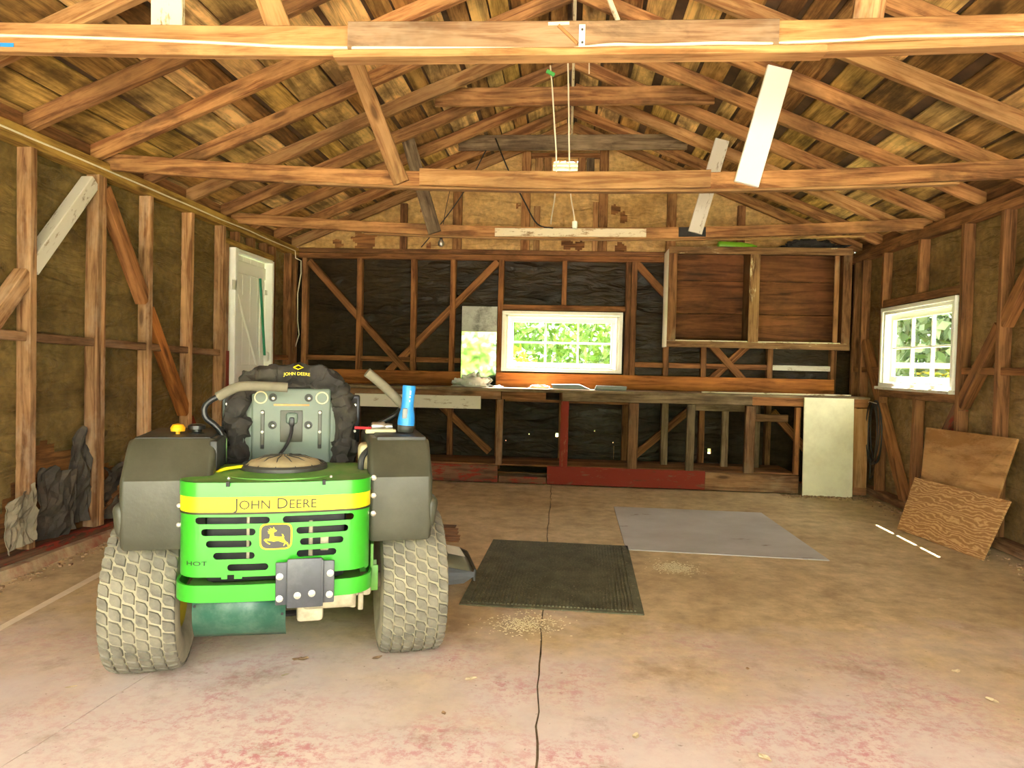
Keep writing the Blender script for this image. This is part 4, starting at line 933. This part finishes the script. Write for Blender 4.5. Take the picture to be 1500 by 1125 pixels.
# ---- fuel tanks over the wheels
def tank(s, x0, x1):
    """moulded tank with wheel well; outline in y-z, extruded in x, then eased"""
    out = [(-.305, .545), (-.325, .60), (-.325, .80), (-.225, .915), (-.195, .94), (.34, .93), (.40, .86), (.42, .62), (.33, .60), (.30, .64), (-.16, .64), (-.225, .6), (-.235, .545)]
    bm = bmesh.new(); a = [bm.verts.new((x0, y, z)) for y, z in out]; b = [bm.verts.new((x1, y, z)) for y, z in out]
    n = len(out)
    bm.faces.new(a); bm.faces.new(b[::-1])
    for i in range(n): bm.faces.new((a[i], b[i], b[(i+1) % n], a[(i+1) % n]))
    bmesh.ops.recalc_face_normals(bm, faces=bm.faces[:])
    ed = [e for e in bm.edges if (abs(e.verts[0].co.x-e.verts[1].co.x) < 1e-6)]
    bmesh.ops.bevel(bm, geom=ed, offset=.022, segments=4, affect='EDGES', profile=.5)
    o = mp(MB().bm(bm), 'fuel_tank', M['tank']); return o
tl = tank(-1, -.548, -.235); tr = tank(1, .335, .585)
for s, x in ((-1, -.535), (1, .572)):                       # flared corner of each fender
    m = MB().rbox((0, 0, 0), (.07, .16, .13), .03, 3, Matrix.Translation((x, -.24, .655)) @ Matrix.Rotation(s*.12, 4, 'Y'))
    mp(m, 'fender_flare', M['tank'], tl if s < 0 else tr)
mp(MB().rbox((-.395, .02, .935), (.27, .4, .02), .006), 'tank_top', M['tank_dark'], tl); mp(MB().rbox((.47, .02, .937), (.2, .45, .02), .006), 'tank_top', M['tank_dark'], tr)
mp(MB().rbox((-.245, -.1, .86), (.03, .25, .15), .01), 'control_panel', M['tank_dark'], tl)
for z in (.8, .73, .66): mp(MB().lathe([(.011, 0), (.011, .004), (.006, .007)], 10, TB(.352, -.327, z)), 'bolt', M['bolt'], tr)
for z in (.71, .64): mp(MB().lathe([(.009, 0), (.009, .004), (.005, .007)], 10, TB(-.345, -.327, z)), 'bolt', M['bolt'], tl)
mp(MB().lathe([(.008, 0), (.008, .02), (.026, .022), (.028, .035), (.02, .048), (.004, .052)], 16, Matrix.Translation((-.4, -.06, .935))), 'throttle_knob', M['knob'], tl)
mp(MB().lathe([(.03, 0), (.03, .012), (.02, .016), (.02, .026), (.034, .028), (.034, .042), (.02, .048)], 20, Matrix.Translation((-.335, -.03, .935))), 'fuel_cap', M['black'], tl)
mp(MB().lathe([(.014, 0), (.014, .015), (.02, .018), (.02, .03)], 14, Matrix.Translation((-.26, .05, .935))), 'switch_knob', M['black'], tl)
mp(MB().rbox((.33, -.1, .83), (.055, .14, .16), .025, 3), 'coolant_bottle', M['cream_tank'], tr); mp(MB().tube(cubic([(.365, -.17, .72), (.315, -.2, .78), (.312, -.2, .86), (.35, -.17, .9)]), .012, 8), 'hose', M['tank_dark'], tr)
mp(MB().rbox((.4, .02, .95), (.13, .08, .018), .004), 'pale_clip', M['cream_tank'], tr)
mp(MB().lathe([(.014, -.03), (.018, -.025), (.018, .025), (.014, .03)], 12, Matrix.Translation((.39, .0, .972)) @ Matrix.Rotation(PI/2, 4, 'Y')).lathe([(.012, -.02), (.015, .0), (.012, .02)], 12, Matrix.Translation((.43, .0, .97)) @ Matrix.Rotation(PI/2, 4, 'Y')), 'chrome_switch', M['steel'], tr)
mp(MB().tube([(.29, .0, .965), (.37, .0, .962)], .006, 8), 'red_handle', M['red_p'], tr)
# ---- intake screen and seat
T = Matrix.Translation((.012, -.17, .815))
sc_ = mp(MB().lathe([(.165, 0), (.165, .02), (.155, .028), (.15, .02)], 40, T), 'screen_housing', M['tank_dark'])
mp(MB().lathe([(.148, .018), (.13, .035), (.08, .05), (.03, .055), (.001, .056)], 40, T), 'intake_screen', M['screen'], sc_)
m = MB()
for k in range(12):
    a = 2*PI*k/12; m.tube([T @ V((.02*math.cos(a), .02*math.sin(a), .057)), T @ V((.08*math.cos(a+.25), .08*math.sin(a+.25), .052)), T @ V((.147*math.cos(a+.35), .147*math.sin(a+.35), .022))], .0025, 5)
mp(m, 'screen_ribs', M['tank_dark'], sc_)
mp(MB().lathe([(.25, -.012), (.25, .0), (.17, .008), (.16, .0)], 40, T), 'shroud', M['green_dusty'], sc_)
seat = mp(MB().rbox((.024, .14, .955), (.332, .03, .34), .012, 3), 'seat_shell', M['seatshell'])
mp(MB().rbox((.024, .155, .93), (.4, .03, .27), .03, 3), 'seat_shell_side', M['seatshell'], seat)
for x, z in ((-.055, 1.085), (.095, 1.085), (-.055, .965), (.095, .965)):
    mp(MB().lathe([(.018, 0), (.018, .003), (.013, .004), (.012, .001)], 20, TB(x, .126, z)), 'recess', M['tank_dark'], seat); mp(MB().lathe([(.007, 0), (.007, .006), (.003, .008)], 10, TB(x+.002, .125, z-.003)), 'bolt', M['bolt'], seat)
for s in (-1, 1):
    m = MB(); m.tube([(.024+s*.128+.025*math.cos(a), .123, 1.085+.025*math.sin(a)) for a in [2*PI*i/28 for i in range(29)]], .003, 6); mp(m, 'stop_ring', M['cream_tank'], seat)
    mp(MB().rbox((.024+s*.12, .124, .945), (.016, .008, .17), .004), 'slide_slot', M['tank'], seat)
    for z in (1.02, .935): mp(MB().lathe([(.007, 0), (.007, .006), (.003, .008)], 10, TB(.024+s*.12, .12, z)), 'bolt', M['bolt'], seat)
    mp(MB().rbox((.024+s*.12, .1225, .872), (.013, .006, .018), .003), 'slot_end', M['engine'], seat)
mp(MB().rbox((.024, .1255, .96), (.095, .006, .14), .004), 'plug_recess', M['tank'], seat); mp(MB().rbox((.026, .121, .995), (.05, .008, .05), .012, 3), 'plug_mount', M['seatshell'], seat)
mp(MB().rbox((.026, .115, .98), (.022, .018, .04), .006), 'plug', M['black'], seat); mp(MB().tube(cubic([(.027, .112, .965), (.022, .1, .92), (.0, .09, .87), (-.04, .07, .82)]), .007, 8), 'seat_wire', M['black'], seat)
mp(MB().rbox((.024, .1245, 1.053), (.15, .002, .008), .0006, 1), 'rub_mark', M['rust'], seat)
# loose black cover pulled over the seat back
def cover():
    m = MB(); nu, nv = 56, 26
    for j in range(nv+1):
        v = j/nv; ph = v*PI
        for i in range(nu):
            a = 2*PI*i/nu; c_, s_ = math.cos(a), math.sin(a); e = .55
            X = .262*math.copysign(abs(c_)**e, c_); Z = .30*math.copysign(abs(s_)**.62, s_)
            k = math.sin(ph)**.55; y = -math.cos(ph)*.11
            X *= k; Z *= k
            w_ = 1+.05*nz(X*9+3, Z*9, y*9)+.035*nz(X*24, Z*24, y*20)
            bulge = (1.10 if Z < 0 and abs(X) > .1 else 1)
            m.v.append(V((.024+X*w_*bulge, .26+y*w_, .93+Z*w_*(.98))))
    for j in range(nv):
        for i in range(nu): m.f.append((j*nu+i, j*nu+(i+1) % nu, (j+1)*nu+(i+1) % nu, (j+1)*nu+i))
    return m
cv = mp(cover(), 'seat_cover', M['fabric'], seat)
m = MB(); n = 40                                              # gathered hem running round the shell
hem = []
for i in range(n+1):
    a = -.62+(PI+1.24)*i/n; c_, s_ = math.cos(a), math.sin(a)
    hem.append(V((.024+.225*math.copysign(abs(c_)**.6, c_), .15+.02*nz(i*.7), .955+.225*math.copysign(abs(s_)**.6, s_)*(1 if s_ > 0 else 1.15))))
rr_ = [.046+.014*nz(i*1.1, 3) for i in range(n+1)]
m.tube(cubic(hem, 4), [rr_[min(i//4, n)] for i in range(n*4+1)], 24)
m.v = [p_+V((nz(p_.x*26, p_.z*26, p_.y*30), 1.3*nz(p_.x*22+9, p_.z*22, p_.y*30), nz(p_.x*26+5, p_.z*26, p_.y*30)))*.024+V((nz(p_.x*60, p_.z*60), nz(p_.z*60, p_.x*60), 0))*.007 for p_ in m.v]; mp(m, 'cover_hem', M['fabric'], seat)
vs, fs = text_mesh('JOHN DEERE', .024); m = MB(); xs = [v.x for v in vs]; mid = (min(xs)+max(xs))/2
m.add([(.045+(v.x-mid)*.8, .083-v.z, 1.185+v.y*.8-.9*(v.x-mid)**2) for v in vs], fs); mp(m, 'cover_lettering', M['yellow'], cv, False)
emd = MB(); emd.tube([(.03, .1, 1.218), (.05, .105, 1.228), (.07, .1, 1.218), (.05, .096, 1.21), (.03, .1, 1.218)], .0025, 5); mp(emd, 'cover_emblem', M['yellow'], cv)
for s in (-1, 1):
    x = .024+s*.275
    mp(MB().rbox((x, .24, .985), (.045, .05, .22), .008), 'arm_rest_post', M['black'], seat); mp(MB().rbox((x, .213, .985), (.02, .006, .19), .003), 'post_slot', M['engine'], seat)
    [mp(MB().lathe([(.006, 0), (.006, .005)], 8, TB(x, .212, z_)), 'rivet', M['bolt'], seat) for z_ in (1.05, .93)]
mp(MB().rbox((.024, .35, .75), (.5, .42, .12), .05, 3), 'seat_cushion', M['fabric'], seat)
# ---- steering levers
ll = [(-.235, .0, .76), (-.24, .0, .88), (-.242, .0, .93), (-.268, .0, .972), (-.305, .0, 1.005), (-.312, .0, 1.045), (-.29, .0, 1.075), (-.255, .0, 1.095), (-.2, .0, 1.125)]
lv = mp(MB().tube(cubic(ll, 6), .0125, 10), 'steering_lever', M['black']); mp(MB().tube(cubic([(-.262, .0, 1.09), (-.21, .0, 1.122), (-.17, .0, 1.136), (-.1, .0, 1.138), (.012, .0, 1.134)], 5), .0205, 14), 'foam_grip', M['foam'], lv)
mp(MB().rbox((-.236, .012, .83), (.022, .012, .18), .003).rbox((-.236, .0, .765), (.04, .03, .05), .005), 'lever_bracket', M['green_dusty'], lv); mp(MB().lathe([(.009, 0), (.009, .006)], 10, TB(-.236, -.017, .765)), 'bolt', M['black'], lv)
lr = [(.36, .12, .95), (.42, .12, .98), (.48, .1, 1.02), (.50, .06, 1.06)]
rv = mp(MB().tube(cubic(lr, 6), .0125, 10), 'steering_lever', M['black']); mp(MB().tube(cubic([(.515, .05, 1.045), (.46, .03, 1.1), (.4, .01, 1.155), (.338, .0, 1.205)], 5), .0205, 14), 'foam_grip', M['foam'], rv)
mp(MB().tube(cubic([(-.24, -.22, .81), (-.2, -.25, .83), (-.14, -.22, .835)]), .006, 8), 'yellow_lever', M['yellow'])
# ---- flashlight standing on the right tank
fl = empty('flashlight'); tag(fl, 'blue flashlight standing lens down on the right fender of the mower', 'flashlight')
MW = Matrix.Translation((-1.174, 2.925, 0)) @ Matrix.Rotation(math.radians(19), 4, 'Z')
fl.matrix_basis = MW @ Matrix.Translation((.502, -.04, .9495)) @ Matrix.Rotation(.07, 4, 'Y')
MB().lathe([(.033, 0), (.035, .004), (.036, .026), (.034, .03)], 28).build('lens_ring', M['tank_dark'], fl, True)
MB().lathe([(.036, .03), (.037, .045), (.034, .075), (.028, .1), (.026, .13), (.027, .17), (.029, .195), (.027, .202)], 28).build('barrel', M['blue'], fl, True)
MB().rbox((-.012, -.031, .082), (.022, .012, .045), .005).build('switch', M['greyp'], fl, True)
for k, (h_, w_) in enumerate(((.018, .006), (.006, .007), (.008, .005))): MB().rbox((.004, -.0285, .172-.018*k), (w_, .003, h_), .001, 1).build('print', M['decal_white'], fl)
# ================================================================== DEBRIS AND OUTDOORS
def rag(name, label, o, u, v, n=12, amp=.05, s=0, mat=None):
    m = MB(); o, u, v = V(o), V(u), V(v); nn = u.cross(v).normalized()
    for i in range(n+1):
        for j in range(n+1):
            a, b = i/n, j/n; e = .12*nz(a*5+s, b*5)
            m.v.append(o+u*(a+e*(b))+v*(b+.15*nz(a*4+s, 9.1)*b)+nn*(amp*(nz(a*3+s, b*3, s)+.5*nz(a*8, b*8, s))))
    for i in range(n):
        for j in range(n): k = i*(n+1)+j; m.f.append((k, k+n+1, k+n+2, k+1))
    ob = m.build(name, mat or M['torn'], smooth=False, fix=False); md = ob.modifiers.new('thickness', 'SOLIDIFY'); md.thickness = .004
    return tag(ob, label, 'tar paper')
rag('torn_felt', 'torn olive felt sheet slumped beside the nearest left stud', (XL-.08, 4.05, .1), (.02, .3, -.02), (.06, .05, .45), s=1.2)
rag('torn_felt', 'ragged black felt strip peeling behind the second left stud', (XL-.07, 4.36, .12), (.03, .18, .05), (.01, .05, .6), s=4.1, amp=.07)
rag('torn_felt', 'folded felt flap hanging in front of the nearest left stud', (XL+.02, 3.76, .12), (.02, .18, .05), (.0, .04, .3), s=6.6, mat=plain('dusty felt', (.2, .16, .1, 1), .85, 0, .3, 6))
rag('torn_felt', 'crumpled heap of black felt at the foot of the left wall', (XL-.07, 4.68, .12), (.06, .45, 0), (.02, .02, .36), s=8.8, amp=.09)
for k in range(5):
    y = 4.72+.05*k
    tag(board('old_lath', (XL-.06+.008*k, y-.02, .16+.05*k), (XL-.05, y+.5, .36+.055*k+.02*nz(k*2.2)), .03, .012, W['stud_dark']), ['lowest', 'second lowest', 'middle', 'second highest', 'topmost'][k]+' of the dark laths slanting behind the left fender of the mower', 'lath', 'dark laths stacked behind the mower')
# grit along the walls
m = MB()
for i in range(900):
    side = random.random()
    if side < .6: x, y = XL+.06+abs(random.gauss(0, .09)), random.uniform(2.6, 7.8)
    elif side < .8: x, y = XR-.04-abs(random.gauss(0, .1)), random.uniform(4.2, 8)
    else: x, y = random.uniform(2.2, 3.05), 7.35+random.gauss(0, .05)
    s = random.uniform(.004, .02); z = .055 if x < XL+.02 else 0
    m.box((0, 0, s*.3), (s*random.uniform(.6, 1.6), s, s*.6), Matrix.Translation((x, y, z)) @ Matrix.Rotation(random.uniform(0, 6), 4, 'Z'))
o = m.build('wall_debris', M['rubble'], fix=False); o['kind'] = 'stuff'; o['label'] = 'chips and grit gathered along the wall feet'
def leaf_obj(px, py, label, s, col, name='fallen_leaf'):
    p = G(px, py); m = MB(); a = random.uniform(0, 6)
    out = [(math.cos(t)*s*(1+.35*math.cos(2*t)+.15*math.sin(5*t)), math.sin(t)*s*.7) for t in [2*PI*i/12 for i in range(12)]]
    m.add([(0, 0, s*.12)]+[(x, y, .003+s*.25*(nz(x*60+px, y*60)+.5)) for x, y in out], [(0, i+1, (i+1) % 12+1) for i in range(12)])
    o = m.build(name, col, fix=False); o.location = (p.x, p.y, .001); o.rotation_euler = (0, 0, a); return tag(o, label, 'leaf')
for px, py, lab, s in ((690, 996, 'pale dry leaf on the floor in front of the right tyre', .02), (931, 1080, 'white curled leaf near the front of the floor joint', .017), (1120, 1112, 'tan leaf at the front edge of the floor', .022), (1400, 985, 'dry leaf below the plywood sheets toward the front', .02), (1453, 1028, 'buff leaf nearest the front right of the floor', .02), (1380, 879, 'small pale leaf just in front of the plywood sheets', .016), (104, 1008, 'yellow leaf in front of the left tyre', .016), (418, 990, 'buff dry leaf lying between the mower tyres, farther forward', .014)):
    leaf_obj(px, py, lab, s, M['leaf'])
for px, py, lab, s in ((333, 921, 'brown crumpled leaf clump beside the left tyre', .024), (440, 967, 'brown scrap of leaf behind the mower', .026), (552, 965, 'brown leaf scrap beside the right tyre', .02), (650, 1046, 'small brown chip on the pink floor', .012), (1095, 981, 'small dark crumb on the open floor', .011)):
    leaf_obj(px, py, lab, s, M['rubble'], 'leaf_scrap')
SAW = plain('spilled sawdust', (.72, .6, .34, 1), .9, 0, .1)
for (px, py, n_, sx, sy, nm, lab) in ((990, 832, 700, .12, .1, 'sawdust_spill', 'pale patch of spilled sawdust in front of the grey board'), (770, 915, 500, .16, .12, 'sawdust_spill', 'sawdust spill along the joint in front of the mat')):
    m = MB(); c = G(px, py)
    for i in range(n_):
        s = random.uniform(.002, .006); m.box((0, 0, .001), (s*1.8, s, .0015), Matrix.Translation((c.x+random.gauss(0, sx*.5), c.y+random.gauss(0, sy*.6), .001)) @ Matrix.Rotation(random.uniform(0, 6), 4, 'Z'))
    o = m.build(nm, SAW, fix=False); o['kind'] = 'stuff'; o['label'] = lab
# foliage
def leafball(name, n, leaf, seed):
    rr = random.Random(seed); vs = []; fs = []
    for i in range(n):
        d = V((rr.gauss(0, 1), rr.gauss(0, 1), rr.gauss(0, 1))).normalized(); q = d*(rr.random()**.4)*(1+.25*nz(d.x*2+seed, d.y*2, d.z*2))
        a = V((rr.gauss(0, 1), rr.gauss(0, 1), rr.gauss(0, .6))).normalized()*leaf; b = a.orthogonal().normalized()*leaf*.45
        b = Matrix.Rotation(rr.uniform(0, 6), 3, a) @ b; k = len(vs)
        vs += [q-a, q+b, q+a, q-b]; fs.append((k, k+1, k+2, k+3))
    me = bpy.data.meshes.new(name); me.from_pydata(vs, [], fs); return me
LB = {k: leafball('leaf_ball_'+k, 2600, .075, i+2) for i, k in enumerate(('leaves', 'leaves_y', 'leaves_d'))}
for k, me in LB.items(): me.materials.append(M[k])
def bush(kind, loc, s, label, cat='bush'):
    e = empty(cat, (loc[0], loc[1], -.1)); tag(e, label, cat, 'plants outside the garage')
    f = bpy.data.objects.new('foliage', LB[kind]); link(f, e); f.location = (0, 0, loc[2]); f.scale = s; f.rotation_euler = (0, 0, loc[0]*3)
    MB().tube([(0, 0, 0), (.03, 0, loc[2]*.6), (0, .03, loc[2])], [.07*s[0], .05*s[0], .02], 8).build('trunk', M['bark'], e, True)
bush('leaves_y', (-.9, 10.6, .95), (.75, .6, .75), 'yellow flowering bush low in the left pane of the back window')
bush('leaves', (.5, 12.2, 1.3), (1.5, .9, 1.4), 'green bush filling the middle panes of the back window')
bush('leaves', (-1.9, 13.0, 2.0), (1.6, 1.1, 2.0), 'tall green shrub farther behind the left back pane')
bush('leaves_y', (1.9, 13.5, 2.4), (1.2, 1.0, 1.2), 'yellow green crown in the right top pane of the back window', 'tree')
bush('leaves', (2.9, 14.8, 1.6), (2.2, 1.2, 2.3), 'broad green tree far behind the right back pane', 'tree')
bush('leaves_d', (6.9, 14.0, 2.4), (1.7, 1.5, 2.6), 'grey green tree in the left top pane of the right window', 'tree')
bush('leaves_d', (9.6, 16.5, 3.0), (2.4, 2.0, 3.2), 'pale tree filling the middle top panes of the right window', 'tree')
bush('leaves', (12.2, 13.5, 3.0), (2.4, 2.2, 3.2), 'green tree in the right top pane of the right window', 'tree')
bush('leaves_y', (6.9, 12.6, .85), (1.6, .7, .75), 'low yellow green hedge beyond the right window')
for i, (x, y, s) in enumerate(((-5.5, -13, 2.6), (-2.2, -14.5, 3.0), (1.2, -14, 2.7), (4.6, -13.5, 2.8))):
    bush('leaves', (x, y, 2.2), (s, s*.8, s), ['tree behind the viewer seen in the mirror, leftmost', 'large tree behind the viewer, second in the row', 'round tree behind the viewer, third in the row', 'tree behind the viewer, last in the row'][i], 'tree')
bush('leaves', (8.6, 21, 3.4), (3.2, 1.6, 3.8), 'dark green tree behind the others in the right window', 'tree')
bush('leaves', (15.5, 20, 3.4), (4.2, 2.0, 3.8), 'wide far tree closing the view of the right window', 'tree')
bush('leaves', (-2.4, 18.5, 3.0), (2.8, 1.5, 3.4), 'far green tree behind the left part of the back window', 'tree')
bush('leaves', (1.0, 19, 3.0), (2.2, 1.5, 3.4), 'far green tree behind the middle of the back window', 'tree')
# fence outside the right window
fn = empty('rail_fence', (6.5, 10.4, -.1)); tag(fn, 'white rail fence beyond the right window', 'fence')
A, B_ = V((4.8, 11.3, 0)), V((9.2, 9.0, 0))
for z in (.95, 1.38): board('rail', A+V((0, 0, z)), B_+V((0, 0, z)), .08, .04, W['pale_board'], fn)
for k in range(4): c = A+(B_-A)*(k/3); board('post', c+V((0, 0, -.1)), c+V((0, 0, 1.5)), .1, .1, M['white'], fn, up=(1, 0, 0))
